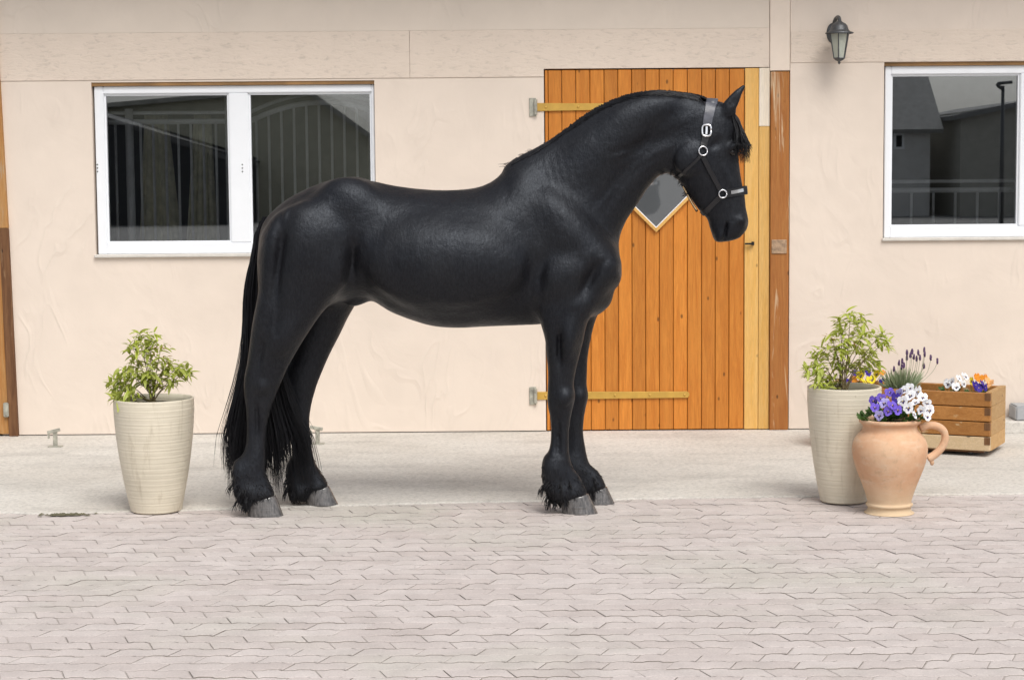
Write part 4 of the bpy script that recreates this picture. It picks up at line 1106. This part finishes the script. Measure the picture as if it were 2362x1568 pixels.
# legs: back/top, front, half width, sideways place
nh = [(628, 560, 800, 545, .10, -.16), (606, 630, 796, 625, .118, -.165), (594, 690, 756, 690, .112, -.165), (584, 742, 722, 745, .096, -.16), (577, 790, 692, 792, .080, -.155), (570, 838, 666, 838, .066, -.15), (563, 876, 650, 876, .057, -.145), (563, 905, 638, 905, .052, -.14), (567, 938, 625, 938, .045, -.14), (569, 978, 616, 978, .039, -.138), (568, 1020, 612, 1022, .039, -.136), (563, 1055, 612, 1058, .042, -.135), (556, 1084, 612, 1090, .047, -.134), (562, 1114, 621, 1112, .046, -.133), (570, 1142, 634, 1140, .050, -.132)]
fh = [(690, 600, 845, 620, .10, .16), (700, 680, 822, 690, .108, .16), (692, 735, 798, 738, .096, .155), (676, 785, 771, 792, .080, .15), (663, 832, 752, 832, .066, .145), (648, 868, 737, 870, .057, .14), (645, 896, 728, 896, .052, .14), (656, 930, 719, 928, .045, .14), (666, 965, 714, 962, .039, .138), (671, 1000, 715, 998, .039, .136), (676, 1034, 719, 1032, .040, .135), (680, 1062, 726, 1066, .044, .134), (684, 1088, 737, 1086, .047, .133), (695, 1110, 749, 1104, .046, .132), (703, 1126, 757, 1120, .050, .131)]
nf = [(1232, 640, 1400, 625, .085, -.150), (1240, 700, 1382, 690, .090, -.150), (1248, 745, 1357, 738, .084, -.148), (1257, 782, 1346, 782, .073, -.146), (1261, 822, 1335, 825, .062, -.143), (1264, 862, 1326, 864, .053, -.14), (1263, 900, 1322, 902, .051, -.138), (1263, 930, 1322, 934, .051, -.136), (1269, 960, 1316, 964, .042, -.135), (1271, 995, 1312, 1000, .038, -.134), (1268, 1035, 1312, 1038, .040, -.133), (1262, 1062, 1316, 1062, .045, -.132), (1264, 1088, 1324, 1084, .049, -.131), (1280, 1114, 1341, 1108, .046, -.130), (1292, 1140, 1354, 1136, .051, -.130)]
ff_ = [(1250, 660, 1400, 660, .080, .150), (1265, 710, 1385, 705, .088, .150), (1280, 750, 1372, 742, .082, .148), (1288, 782, 1363, 780, .072, .146), (1289, 820, 1356, 820, .061, .143), (1292, 860, 1354, 860, .053, .14), (1294, 900, 1353, 900, .051, .138), (1294, 930, 1352, 932, .051, .136), (1301, 960, 1347, 964, .042, .135), (1304, 995, 1345, 1000, .038, .134), (1306, 1032, 1350, 1032, .040, .133), (1302, 1058, 1356, 1060, .045, .132), (1306, 1080, 1366, 1080, .049, .131), (1326, 1105, 1386, 1098, .046, .130), (1340, 1128, 1398, 1120, .051, .130)]
union(sweep(nh, 110, tmin=0.35), 0.075); union(sweep(fh, 110, tmin=0.35), 0.075)
union(sweep(nf, 110, tmin=0.35), 0.055); union(sweep(ff_, 110, tmin=0.35), 0.055)
# muscle masses
both(union, 1380, 612, .115, .080, .080, .095, -55, k=0.09)                 # points of the shoulder
both(union, 1325, 550, .155, .070, .070, .21, -54, k=0.09)             # shoulder blade
both(union, 1290, 636, .188, .082, .070, .13, 38, k=0.045)              # triceps
both(union, 1365, 690, .075, .065, .070, .075, k=0.05)                 # breast
both(union, 1312, 775, .190, .036, .058, .10, 84, k=0.04)              # forearm bulge
both(union, 705, 560, .205, .150, .090, .18, 70, k=0.07)               # thigh
both(union, 768, 618, .205, .068, .065, .11, 68, k=0.05)               # stifle side
both(union, 808, 462, .150, .085, .080, .11, -20, k=0.10)              # hip
both(union, 660, 590, .165, .10, .075, .17, 82, k=0.08)                # hamstring
both(union, 662, 765, .205, .046, .058, .11, 62, k=0.045)               # gaskin
both(union, 1030, 610, .235, .17, .110, .33, 0, k=0.10)                # barrel
both(union, 1592, 366, .078, .070, .036, .078, 62, k=0.022)             # cheek
both(union, 1400, 330, .075, .075, .052, .26, 42, k=0.08)              # neck muscle
both(union, 1480, 262, .055, .055, .048, .16, 18, k=0.06)              # crest thickness
both(union, 1690, 338, .073, .014, .022, .026, 40, k=0.025)            # brow
both(union, 1672, 398, .062, .009, .018, .060, -64, k=0.016)            # face ridge
both(union, 1708, 512, .040, .022, .024, .026, 60, k=0.02)             # nostril rim
both(union, 1660, 543, .022, .018, .030, .030, 70, k=0.02)             # lower lip
union(blob(1685, 300, 0, .05, .055, .07, 80), 0.03)                    # forehead
union(blob(826, 688, 0, .030, .045, .055, 25), 0.04)                   # belly fold
# bony joints
for (x, y, l, rn, rl, rt, a) in ((1306, 912, -.137, .036, .056, .040, 90), (1336, 912, .137, .036, .056, .040, 90)):
    union(blob(x, y, l, rn, rl, rt, a), 0.03)
# feathered fetlocks, solid core under the hair
for (x, y, l) in ((549, 1110, -.134), (672, 1112, .133), (1266, 1108, -.131), (1304, 1100, .131)):
    union(blob(x + 4, y - 6, l, .029, .044, .085, 96), 0.075)
    union(blob(x + 26, y + 24, l, .036, .052, .050, 150), 0.05)
# creases
both(carve, 1236, 655, .300, .018, .055, .11, 84, k=0.06)              # behind the elbow
both(carve, 809, 618, .290, .017, .080, .11, 84, k=0.045)               # flank
both(carve, 872, 500, .375, .060, .090, .13, 62, k=0.06)               # hollow before the hip
both(carve, 1465, 380, .150, .020, .045, .15, 50, k=0.06)              # jugular groove
both(carve, 1528, 322, .130, .020, .040, .15, 20, k=0.05)              # under the crest muscle
both(carve, 1360, 648, .255, .022, .055, .09, 62, k=0.05)
both(carve, 1709, 520, .066, .0085, .018, .016, 62, k=0.012)           # nostril
both(carve, 1675, 534, .066, .0060, .036, .052, 82, k=0.010)           # mouth line
both(carve, 1655, 330, .105, .012, .020, .03, 40, k=0.03)              # hollow over the eye
carve(blob(662, 760, -.01, .25, .030, .10, 0), 0.04)
both(carve, 640, 620, .290, .018, .055, .20, 82, k=0.06)               # between the thigh muscles
both(carve, 596, 830, .222, .010, .022, .075, 74, k=0.03)              # in front of the hock tendon
both(carve, 1234, 655, .320, .024, .075, .11, 86, k=0.05)
both(carve, 1110, 730, .330, .020, .050, .22, 2, k=0.06)
for (x, y, l, rt) in ((592, 985, -.184, .11), (690, 985, .184, .11), (1288, 1005, -.178, .09), (1322, 1005, .178, .09), (1290, 820, -.212, .10), (1318, 820, .212, .10)):
    carve(blob(x, y, l, .010, .028, rt, 90), 0.026)
for (x, y, l) in ((606, 890, -.182), (690, 886, .178), (1300, 918, -.178), (1332, 918, .178)):
    union(blob(x, y, l, .028, .027, .036, 80), 0.022)
# ears
def ear(l, sgn):
    st = [(1662, 252, 1696, 268, .022, l), (1668, 240, 1698, 252, .025, l * 1.05), (1680, 226, 1704, 238, .022, l * 1.08), (1694, 212, 1709, 222, .015, l * 1.05), (1708, 202, 1715, 208, .006, l)]
    return sweep(st, 22, tmin=0.5)
union(ear(-.052, -1), 0.02); union(ear(.052, 1), 0.02)
both(carve, 1692, 234, .085, .011, .016, .036, 52, k=0.012)

def surface_nets(F):
    S = F < 0
    nx, ny, nz = F.shape
    c = np.zeros((nx - 1, ny - 1, nz - 1), np.int8)
    for i in (0, 1):
        for j in (0, 1):
            for k in (0, 1): c += S[i:nx - 1 + i, j:ny - 1 + j, k:nz - 1 + k]
    act = np.argwhere((c > 0) & (c < 8))
    idx = np.full(c.shape, -1, np.int32); idx[tuple(act.T)] = np.arange(len(act))
    acc = np.zeros((len(act), 3)); cnt = np.zeros(len(act))
    corners = [(i, j, k) for i in (0, 1) for j in (0, 1) for k in (0, 1)]
    for a in corners:
        for ax in range(3):
            if a[ax]: continue
            b = list(a); b[ax] = 1
            fa = F[tuple((act + a).T)]; fb = F[tuple((act + b).T)]
            mk = (fa < 0) != (fb < 0)
            t_ = np.where(mk, fa / np.where(mk, fa - fb, 1), 0)
            pos = np.array(a, float) + t_[:, None] * (np.array(b) - np.array(a))
            acc[mk] += pos[mk]; cnt[mk] += 1
    V = act + acc / cnt[:, None]
    Q = []
    for ax in range(3):
        b, c_ = (ax + 1) % 3, (ax + 2) % 3
        s0 = [slice(1, n - 1) for n in F.shape]; s1 = list(s0); s0[ax] = slice(0, F.shape[ax] - 1); s1[ax] = slice(1, F.shape[ax])
        s0, s1 = tuple(s0), tuple(s1)
        ch = S[s0] != S[s1]
        e = np.argwhere(ch); e[:, b] += 1; e[:, c_] += 1
        fl = S[s0][ch]
        def cell(db, dc):
            q = e.copy(); q[:, b] -= db; q[:, c_] -= dc; return idx[tuple(q.T)]
        q = np.stack([cell(1, 1), cell(0, 1), cell(0, 0), cell(1, 0)], 1)
        q[~fl] = q[~fl][:, ::-1]
        Q.append(q)
    return V, np.concatenate(Q)
V, Q = surface_nets(FIELD)
V = V * VOX + np.array([ox, oy, oz]); V[:, 1] += YH
# light smoothing
E = np.concatenate([Q[:, [0, 1]], Q[:, [1, 2]], Q[:, [2, 3]], Q[:, [3, 0]]])
deg = np.bincount(E.ravel(), minlength=len(V)).astype(float)
for it in range(16):
    lam = 0.5 if it % 2 == 0 else -0.47
    S_ = np.zeros_like(V)
    for a in range(3):
        S_[:, a] = np.bincount(E[:, 0], V[E[:, 1], a], len(V)) + np.bincount(E[:, 1], V[E[:, 0], a], len(V))
    V = V + lam * (S_ / deg[:, None] - V)
def vnormals(V):
    n_ = np.cross(V[Q[:, 2]] - V[Q[:, 0]], V[Q[:, 3]] - V[Q[:, 1]])
    N_ = np.zeros_like(V)
    for k in range(4):
        for a in range(3): N_[:, a] += np.bincount(Q[:, k], n_[:, a], len(V))
    return N_ / (np.linalg.norm(N_, axis=1, keepdims=True) + 1e-12)
NV = vnormals(V)
def gmask(x, y, sx, sy):
    c = L3(x, y, -0.15); return np.exp(-((V[:, 0] - c[0]) / sx) ** 2 - ((V[:, 2] - c[2]) / sy) ** 2)
def lump(f, seed):
    r_ = np.random.default_rng(seed); o_ = np.zeros(len(V))
    for k in range(7):
        d_ = r_.normal(0, 1, 3); d_ /= np.linalg.norm(d_); o_ += np.sin(V @ d_ * f * r_.uniform(0.6, 1.5) + r_.uniform(0, 6.28))
    return o_ / 7
disp = 0.0045 * lump(34, 3) * np.clip((V[:, 2] - 0.75) / 0.15, 0, 1) * np.clip((P(1520, 300, YH).x - V[:, 0]) / 0.1, 0, 1)
wr_ = np.sin((V[:, 0] * 1.0 + V[:, 2] * 0.28) * 2 * math.pi / 0.034 + 2.2 * lump(14, 5))
disp += 0.0012 * wr_ * (0.5 + 0.5 * lump(20, 8)) * gmask(1285, 440, 0.11, 0.15)
wr2 = np.sin((V[:, 2] * 0.9 - V[:, 0] * 0.5) * 2 * math.pi / 0.040 + 2.0 * lump(16, 6))
disp += 0.0020 * wr2 * (0.5 + 0.5 * lump(22, 9)) * gmask(1490, 380, 0.08, 0.08)
disp += 0.0007 * np.sin(V[:, 0] * 2 * math.pi / 0.075 + 1.5 * lump(12, 4)) * gmask(1010, 600, 0.22, 0.13)
V = V + NV * disp[:, None]
me = bpy.data.meshes.new('body')
me.vertices.add(len(V)); me.vertices.foreach_set('co', V.astype(np.float32).ravel())
me.loops.add(Q.size); me.loops.foreach_set('vertex_index', Q.astype(np.int32).ravel())
me.polygons.add(len(Q)); me.polygons.foreach_set('loop_start', np.arange(0, Q.size, 4, dtype=np.int32))
me.update(calc_edges=True); me.validate()
me.polygons.foreach_set('use_smooth', np.ones(len(me.polygons), dtype=bool))
me.materials.append(M_COAT)
body = link('body', me, horse)
bvh = BVHTree.FromPolygons(V.tolist(), Q.tolist())
def hit(x, y):                  # the near flank of the horse at a picture position
    d = ray(x, y).normalized(); p, n, i, dist = bvh.ray_cast(CAM, d)
    return p, n

# hooves
def hoof(toe, heel, tf, tb, l, w):
    root_y = YH + l
    z0 = 0.001
    tp, hp_ = P(*toe, root_y), P(*heel, root_y); a, b = P(*tf, root_y), P(*tb, root_y)
    dz = AZ if root_y > edge_y(tp.x) else 0.0005
    rings = []
    for t_ in np.linspace(0, 1, 9):
        f_ = Vector((tp.x, 0, dz)).lerp(Vector((a.x, 0, a.z)), t_); g_ = Vector((hp_.x, 0, dz)).lerp(Vector((b.x, 0, b.z)), t_)
        rings.append((f_, g_, w * (1 - 0.20 * t_) + 0.0012 * math.sin(t_ * 22)))
    v, f = [], []
    n = 28
    for (f_, g_, w_) in rings:
        for k in range(n):
            an = 2 * math.pi * k / n
            u = 0.5 + 0.5 * math.cos(an); q = g_.lerp(f_, u)
            wid = w_ * (abs(math.sin(an)) ** 0.85) * (1 if math.sin(an) >= 0 else -1) * (0.82 + 0.18 * (1 - u))
            v.append((q.x, root_y + wid, q.z))
    for i in range(len(rings) - 1):
        for k in range(n): f.append((i * n + k, i * n + (k + 1) % n, (i + 1) * n + (k + 1) % n, (i + 1) * n + k))
    f.append(tuple(range((len(rings) - 1) * n, len(rings) * n)))
    link('hoof', mesh_np('hoof', v, f, M_HOOF, True), horse)
hoof((654, 1184), (572, 1190), (636, 1142), (562, 1150), -.132, .056)
hoof((780, 1161), (708, 1167), (759, 1120), (694, 1130), .131, .055)
hoof((1379, 1180), (1298, 1184), (1357, 1138), (1288, 1146), -.130, .056)
hoof((1418, 1163), (1345, 1168), (1400, 1122), (1334, 1134), .130, .055)

# eyes
for s_ in (-1, 1):
    p, n = hit(1689, 351)
    yy = p.y + 0.006 if s_ < 0 else 2 * YH - p.y - 0.006
    v, f = lathe([(0.017 * math.sin(a), 0.017 * math.cos(a)) for a in np.linspace(0.01, math.pi - 0.01, 12)], 16, p.x, yy, p.z)
    link('eye', mesh_np('eye', v, f, M_EYE, True), horse)

# hair
def hair(name, polys, parent=horse):
    vv, f = tubes(polys, 3); return link(name, mesh_np(name, vv, f, M_HAIR, True), parent)
polys = []
for kc in range(120):
    uc = random.random() ** 1.1; latc = random.gauss(0.010, 0.020); tc_ = random.random()
    yec = 1000 + random.triangular(-10, 140, 85) + (12 if uc > 0.35 else 0)
    wc = random.gauss(0, 1); phc = random.uniform(0, 6.28); amp = random.uniform(0.004, 0.013); frq = random.uniform(7, 13)
    for k in range(30):
        sp_ = random.gauss(0, 1)
        u = min(1.05, max(-0.05, uc + 0.05 * sp_)); lat = latc + random.gauss(0, 0.008)
        t0 = min(1, max(0, tc_ + random.gauss(0, 0.12)))
        rx_ = np.interp(t0, [0, 0.25, 0.5, 1], [612, 600, 590, 588]) + random.gauss(0, 2); ry_ = 500 + 90 * t0
        yend = yec + (random.triangular(-60, 26, 0) if random.random() < 0.5 else random.uniform(-170, 10))
        w1 = wc + 0.35 * random.gauss(0, 1)
        cp = [(rx_, ry_, lat * 0.6), (579 + 28 * u + w1 * 2.5, 612 + 20 * t0, lat), (570 + 40 * u + w1 * 3.5, 690, lat * 1.2), (569 + 50 * u + w1 * 4, 770, lat * 1.3)]
        uu = uc + 0.035 * sp_
        cp += [(561 + 89 * uu + w1 * 6, 855, lat * 1.3), (545 + 130 * uu + w1 * 7, 930, lat * 1.4), (530 + 178 * uu + w1 * 8, 1000, lat * 1.5)]
        q = crom([L3(*c) for c in cp], 16)
        dirv = q[-1] - q[-3]; dirv[0] *= 0.35; dirv /= abs(dirv[2]) + 1e-6
        q = np.vstack([q, np.stack([q[-1] + dirv * ((yec + 25 - 1000) * px(YH) * s_) for s_ in (0.25, 0.5, 0.75, 1.0)])])
        cut = 1.0 - (abs(random.gauss(0, 0.07)) if random.random() < 0.6 else random.random() ** 1.5 * 0.42)
        fi = np.linspace(0, (len(q) - 1) * cut, 18); ii = np.minimum(fi.astype(int), len(q) - 2); ft = (fi - ii)[:, None]
        q = q[ii] * (1 - ft) + q[ii + 1] * ft
        ln = np.linspace(0, 1, len(q))
        wv_ = amp * np.sin(frq * ln + phc + 0.15 * sp_) * ln
        q[:, 0] += wv_; q[:, 1] += YH + 0.6 * wv_[::-1]
        polys.append((q, np.interp(ln, [0, 0.3, 0.75, 1], [0.0024, 0.0021, 0.0013, 0.0003])))
hair('tail', polys)

# fetlock feather
VN = np.empty(len(me.vertices) * 3, np.float32); me.vertices.foreach_get('normal', VN); VN = VN.reshape(-1, 3)
def feather(l, xa, xb, ytop, ybot, n=1300):
    a_, b_ = P(xa, ytop, YH + l), P(xb, ybot, YH + l)
    sel = np.where((V[:, 0] > a_.x) & (V[:, 0] < b_.x) & (V[:, 2] < a_.z) & (V[:, 2] > b_.z) & (np.sign(V[:, 1] - YH) == np.sign(l)))[0]
    out = []
    W_ = b_.x - a_.x
    for k in RNG.choice(sel, n):
        p0 = V[k]; nn = VN[k].astype(float)
        u = (p0[0] - a_.x) / W_                     # 0 back, 1 front
        low = min(1.0, max(0.0, (a_.z - p0[2]) / (a_.z - b_.z)))
        if (u > 0.62 and random.random() < 0.55) or random.random() > 1.5 * (low - 0.30): continue
        d = np.array([-0.30 + 0.55 * u, 0.0, -1.0]) + RNG.normal(0, 0.09, 3)
        d -= nn * (d @ nn) * 0.9; d /= np.linalg.norm(d) + 1e-9
        low = min(1.0, max(0.0, (a_.z - p0[2]) / (a_.z - b_.z)))
        Ln = random.uniform(0.020, 0.040) * (1.1 - 0.5 * u) * (0.45 + 0.9 * low)
        p1 = p0 + d * Ln * 0.5 + nn * 0.0012; p2 = p0 + d * Ln * 0.85 + np.array([RNG.normal(0.004, 0.006), RNG.normal(0, 0.005), -Ln * 0.25]) + nn * 0.0008
        q = crom([p0 - nn * 0.003, p1, p2], 6)
        q[:, 2] = np.maximum(q[:, 2], AZ + 0.006)
        out.append((q, np.array([0.0014, 0.0020, 0.0019, 0.0016, 0.0010, 0.0003])))
    # long locks hanging from the pastern over the hoof
    for j in range(34):
        k = RNG.choice(sel); p0 = V[k]; u = (p0[0] - a_.x) / W_
        low = (a_.z - p0[2]) / (a_.z - b_.z)
        if low < 0.55 or u > 0.80: continue
        for i in range(12):
            q0 = p0 + RNG.normal(0, 0.006, 3); nn = VN[k].astype(float)
            Ln = random.uniform(0.035, 0.065) * (1.15 - 0.5 * u)
            tip = p0 + np.array([-0.018 + 0.034 * u, 0, -Ln]) + nn * 0.008 + RNG.normal(0, 0.0075, 3)
            q = crom([q0, (q0 + tip) / 2 + nn * 0.007 + RNG.normal(0, 0.002, 3), tip], 7)
            q[:, 2] = np.maximum(q[:, 2], AZ + 0.006 + 0.01 * random.random())
            out.append((q, np.array([0.0013, 0.0017, 0.0017, 0.0015, 0.0011, 0.0007, 0.0003])))
    hair('feather_hair', out)
feather(-.134, 520, 628, 1020, 1166)
feather(.133, 645, 752, 1020, 1146)
feather(-.131, 1238, 1350, 1010, 1170)
feather(.131, 1290, 1392, 1010, 1150)

# mane: thick hair lying over the far side of the crest, a few wisps at the withers
crest = [(1166, 388), (1200, 366), (1235, 346), (1300, 300), (1370, 251), (1440, 220), (1510, 208), (1570, 212), (1612, 219), (1632, 228)]
cs = crom(crest, 200)
polys = []
for k in range(900):
    c = cs[random.randrange(200)]; a = L3(c[0], c[1], random.uniform(-0.010, 0.02))
    a[2] -= 0.009
    Ln = random.uniform(0.18, 0.34)
    top = a + np.array([random.gauss(0.002, 0.004), 0.022, random.uniform(-0.001, 0.003)])
    b = a + np.array([random.gauss(0.01, 0.02), 0.085, -0.10]); d = a + np.array([random.gauss(0.02, 0.03), 0.135, -Ln])
    q = crom([a, top, b, d], 9); q[:, 1] += YH
    polys.append((q, np.interp(np.linspace(0, 1, 9), [0, 0.6, 1], [0.0018, 0.0026, 0.0006])))
for k in range(34):
    c = cs[random.randrange(44)]; a = L3(c[0], c[1], random.uniform(-0.01, 0.01)); a[2] -= 0.005
    e_ = a + np.array([random.gauss(-0.018, 0.014), random.gauss(0.0, 0.01), random.uniform(-0.004, 0.014)])
    q = crom([a, (a + e_) / 2 + np.array([0.004, 0, 0.006]), e_], 6); q[:, 1] += YH
    polys.append((q, np.linspace(0.0026, 0.0005, 6)))
for k in range(520):                              # root hair combed along the near side of the crest
    i0 = random.randrange(8, 178); c = cs[i0]; i1 = min(199, i0 + random.randint(9, 20)); e_ = cs[i1]
    dn = random.uniform(1.0, 15.0) * min(1.0, i0 / 70)
    pts_ = []
    for t_ in np.linspace(0, 1, 7):
        x_ = c[0] + (e_[0] - c[0]) * t_ * 0.9; y_ = np.interp(x_, cs[:, 0], cs[:, 1]) + 2.5 + dn * (0.25 + 0.75 * t_)
        p_, n_ = hit(x_, y_)
        if p_ is None: break
        pts_.append(np.array(p_) + np.array(n_) * (0.0015 + 0.001 * math.sin(3 * t_ + k)))
    if len(pts_) == 7: polys.append((np.array(pts_), np.array([0.0008, 0.0016, 0.0018, 0.0018, 0.0016, 0.0011, 0.0004])))
hair('mane', polys)
# forelock
polys = []
for k in range(420):
    s_ = random.random(); lat = random.gauss(-0.008, 0.026)
    r0 = (1682 + random.uniform(-6, 8), 250 + random.uniform(-6, 8))
    bulge = random.uniform(-26, 5)
    end_y = random.uniform(318, 378)
    t_ = (end_y - 318) / 60
    cp = [(r0[0], r0[1], lat * 0.5), (1700 + bulge * 0.35, 276, lat), (1712 + bulge * 0.6, 304, lat * 1.5), (1721 + bulge, 328, lat * 1.8), (1728 + bulge * 1.0 - 10 * max(0, t_ - 0.5), max(end_y, 336), lat * 2.0)]
    q = crom([L3(*c) for c in cp], 12); q[:, 1] += YH
    q[:, 0] += 0.008 * np.sin(np.linspace(0, 9, 12) + random.uniform(0, 6)) * np.linspace(0, 1, 12)
    polys.append((q, np.interp(np.linspace(0, 1, 12), [0, 0.6, 1], [0.0024, 0.0017, 0.0004])))
hair('forelock', polys)
# whiskery jaw and chin hair
polys = []
for k in range(120):
    t_ = random.random(); x, y = np.array([(1530, 398), (1548, 396), (1560, 408), (1572, 422), (1585, 448)][int(t_ * 4.99)]) + RNG.normal(0, 3, 2)
    a = L3(x, y - 4, random.uniform(-0.05, 0.05)); e_ = a + np.array([random.gauss(-0.006, 0.008), 0, -random.uniform(0.008, 0.020)])
    q = np.linspace(a, e_, 4); q[:, 1] += YH
    polys.append((q, np.linspace(0.0022, 0.0005, 4)))
hair('jaw_hair', polys)

# ------------------------------------------------------------------ halter
halter = thing('halter', 'black leather halter with silver buckle and rings on the horse head', 'halter', tuple(P(1620, 400, YH)))
def ribbon(name, pts_px, w0, w1, mat, mirror=True, thick=0.004, lift=0.004, n=24, extra_front=None):
    c2 = crom(pts_px, n)
    pts, nor = [], []
    for x, y in c2:
        p, nn = hit(x, y)
        if p is None: continue
        pts.append(np.array(p)); nor.append(np.array(nn))
    pts = np.array(pts); nor = np.array(nor)
    # smooth
    for _ in range(3):
        pts[1:-1] = (pts[:-2] + 2 * pts[1:-1] + pts[2:]) / 4; nor[1:-1] = (nor[:-2] + 2 * nor[1:-1] + nor[2:]) / 4
    nor /= np.linalg.norm(nor, axis=1, keepdims=True)
    if extra_front is not None:
        pts = np.vstack([pts, extra_front]); e = np.array(extra_front) - pts[len(nor) - 1]
        add = np.tile(np.array([[1.0, -0.2, 0.1]]), (len(extra_front), 1)); add[-1] = (1, 0, 0.1)
        nor = np.vstack([nor, add / np.linalg.norm(add, axis=1, keepdims=True)])
    t_ = np.gradient(pts, axis=0); t_ /= np.linalg.norm(t_, axis=1, keepdims=True) + 1e-9
    s_ = np.cross(t_, nor); s_ /= np.linalg.norm(s_, axis=1, keepdims=True) + 1e-9
    w = np.linspace(w0, w1, len(pts))[:, None] / 2
    a = pts + nor * lift
    rings = [a - s_ * w, a + s_ * w, a + s_ * w * 0.9 + nor * thick, a - s_ * w * 0.9 + nor * thick]
    v = np.concatenate(rings); m_ = len(pts); f = []
    for k in range(4):
        k2 = (k + 1) % 4
        for i in range(m_ - 1): f.append((k * m_ + i, k2 * m_ + i, k2 * m_ + i + 1, k * m_ + i + 1))
    f += [(0, m_, 2 * m_, 3 * m_), (m_ - 1, 4 * m_ - 1, 3 * m_ - 1, 2 * m_ - 1)]
    link(name, mesh_np(name, v, f, mat), halter)
    if mirror:
        v2 = v.copy(); v2[:, 1] = 2 * YH - v2[:, 1]
        link(name, mesh_np(name, v2, [q[::-1] for q in f], mat), halter)
    return pts, nor
# top point over the poll
topz, _n, _i, _d = bvh.ray_cast(Vector((P(1643, 232, YH).x, YH, 3.0)), Vector((0, 0, -1)))
ribbon('crown_strap', [(1640, 240), (1637, 258), (1633, 276), (1631, 292)], 0.052, 0.042, M_LEATHER_SHINE)
pts = [np.array(hit(1641, 241)[0])]
a_ = np.array(hit(1641, 243)[0]); tz = np.array(topz)
arc = crom([a_ + (0, -0.004, 0.0), (a_ + tz) / 2 + np.array([0, -0.012, 0.012]), tz + np.array([0, 0, 0.005]), (a_ * (1, 0, 1) + np.array([0, 2 * YH - a_[1], 0]) + tz) / 2 + np.array([0, 0.012, 0.012]), a_ * (1, 0, 1) + np.array([0, 2 * YH - a_[1] + 0.004, 0])], 17)
v, f = [], []
for p_ in arc: v += [(p_[0] - 0.027, p_[1], p_[2]), (p_[0] + 0.027, p_[1], p_[2] - 0.004), (p_[0] + 0.025, p_[1], p_[2] + 0.003), (p_[0] - 0.025, p_[1], p_[2] + 0.006)]
for i in range(16):
    for k in range(4): f.append((i * 4 + k, i * 4 + (k + 1) % 4, i * 4 + 4 + (k + 1) % 4, i * 4 + 4 + k))
link('poll_strap', mesh_np('poll_strap', v, f, M_LEATHER_SHINE, True), halter)
ribbon('cheek_strap', [(1629, 310), (1626, 324), (1622, 340)], 0.036, 0.034, M_LEATHER)
ribbon('cheek_strap', [(1620, 362), (1634, 388), (1648, 414), (1661, 438)], 0.024, 0.022, M_LEATHER)
fx = P(1721, 440, YH)
ribbon('noseband', [(1672, 447), (1685, 445), (1698, 443), (1708, 441)], 0.040, 0.040, M_LEATHER, extra_front=[np.array([fx.x - 0.006, YH - 0.028, fx.z + 0.002]), np.array([fx.x - 0.001, YH, fx.z + 0.003])])
ribbon('nose_plate', [(1684, 444), (1694, 442.5), (1704, 440.5), (1713, 438.5)], 0.017, 0.017, M_SILVER, thick=0.003, lift=0.009)
ribbon('chin_strap', [(1659, 456), (1645, 470), (1632, 484), (1622, 492)], 0.026, 0.026, M_LEATHER)
ribbon('throat_strap', [(1617, 358), (1602, 374), (1584, 390), (1568, 406)], 0.015, 0.015, M_LEATHER)
def ring(name, xc, yc, r, tube, sx=1.0, sz=1.0, sq=1.0, mirror=True, lift=0.012):
    p, n = hit(xc, yc); p = np.array(p); n = np.array(n); n = n * np.array([1, 1, 0.6]); n /= np.linalg.norm(n)
    up = np.array([0, 0, 1.0]); a = np.cross(up, n); a /= np.linalg.norm(a); b = np.cross(n, a)
    pts = []
    for k in range(33):
        an = 2 * math.pi * k / 32
        c_, s_ = math.cos(an), math.sin(an)
        c_ = math.copysign(abs(c_) ** sq, c_); s_ = math.copysign(abs(s_) ** sq, s_)
        pts.append(p + n * lift + a * r * sx * c_ + b * r * sz * s_)
    vv, f = tubes([(np.array(pts), [tube] * 33)], 8)
    link(name, mesh_np(name, vv, f, M_SILVER, True), halter)
    if mirror:
        v2 = vv.copy(); v2[:, 1] = 2 * YH - v2[:, 1]; link(name, mesh_np(name, v2, [q[::-1] for q in f], M_SILVER, True), halter)
ring('buckle', 1630, 302, 0.024, 0.0052, 0.85, 1.08, 0.6)
ribbon('buckle_tongue', [(1630, 293), (1630, 302), (1629, 311)], 0.010, 0.010, M_SILVER, thick=0.003, lift=0.011)
ring('ring', 1620, 349, 0.0205, 0.0034)
ring('ring', 1666, 447, 0.0185, 0.0034)
# lead-ring strap hanging under the jaw, pale stitched edge
q = [L3(x, y, -0.01) + np.array([0, YH, 0]) for x, y in ((1572, 424), (1584, 446), (1596, 468), (1608, 488))]
vv, ff = tubes([(crom(q, 12), [0.006] * 12)], 8); link('chin_tab', mesh_np('chin_tab', vv, ff, M_LEATHER, True), halter)
q = [L3(x, y, -0.02) + np.array([0, YH, 0]) for x, y in ((1575, 430), (1586, 450), (1597, 470), (1607, 485))]
vv, ff = tubes([(crom(q, 12), [0.0035] * 12)], 6); link('stitched_edge', mesh_np('stitched_edge', vv, ff, M_TAN, True), halter)
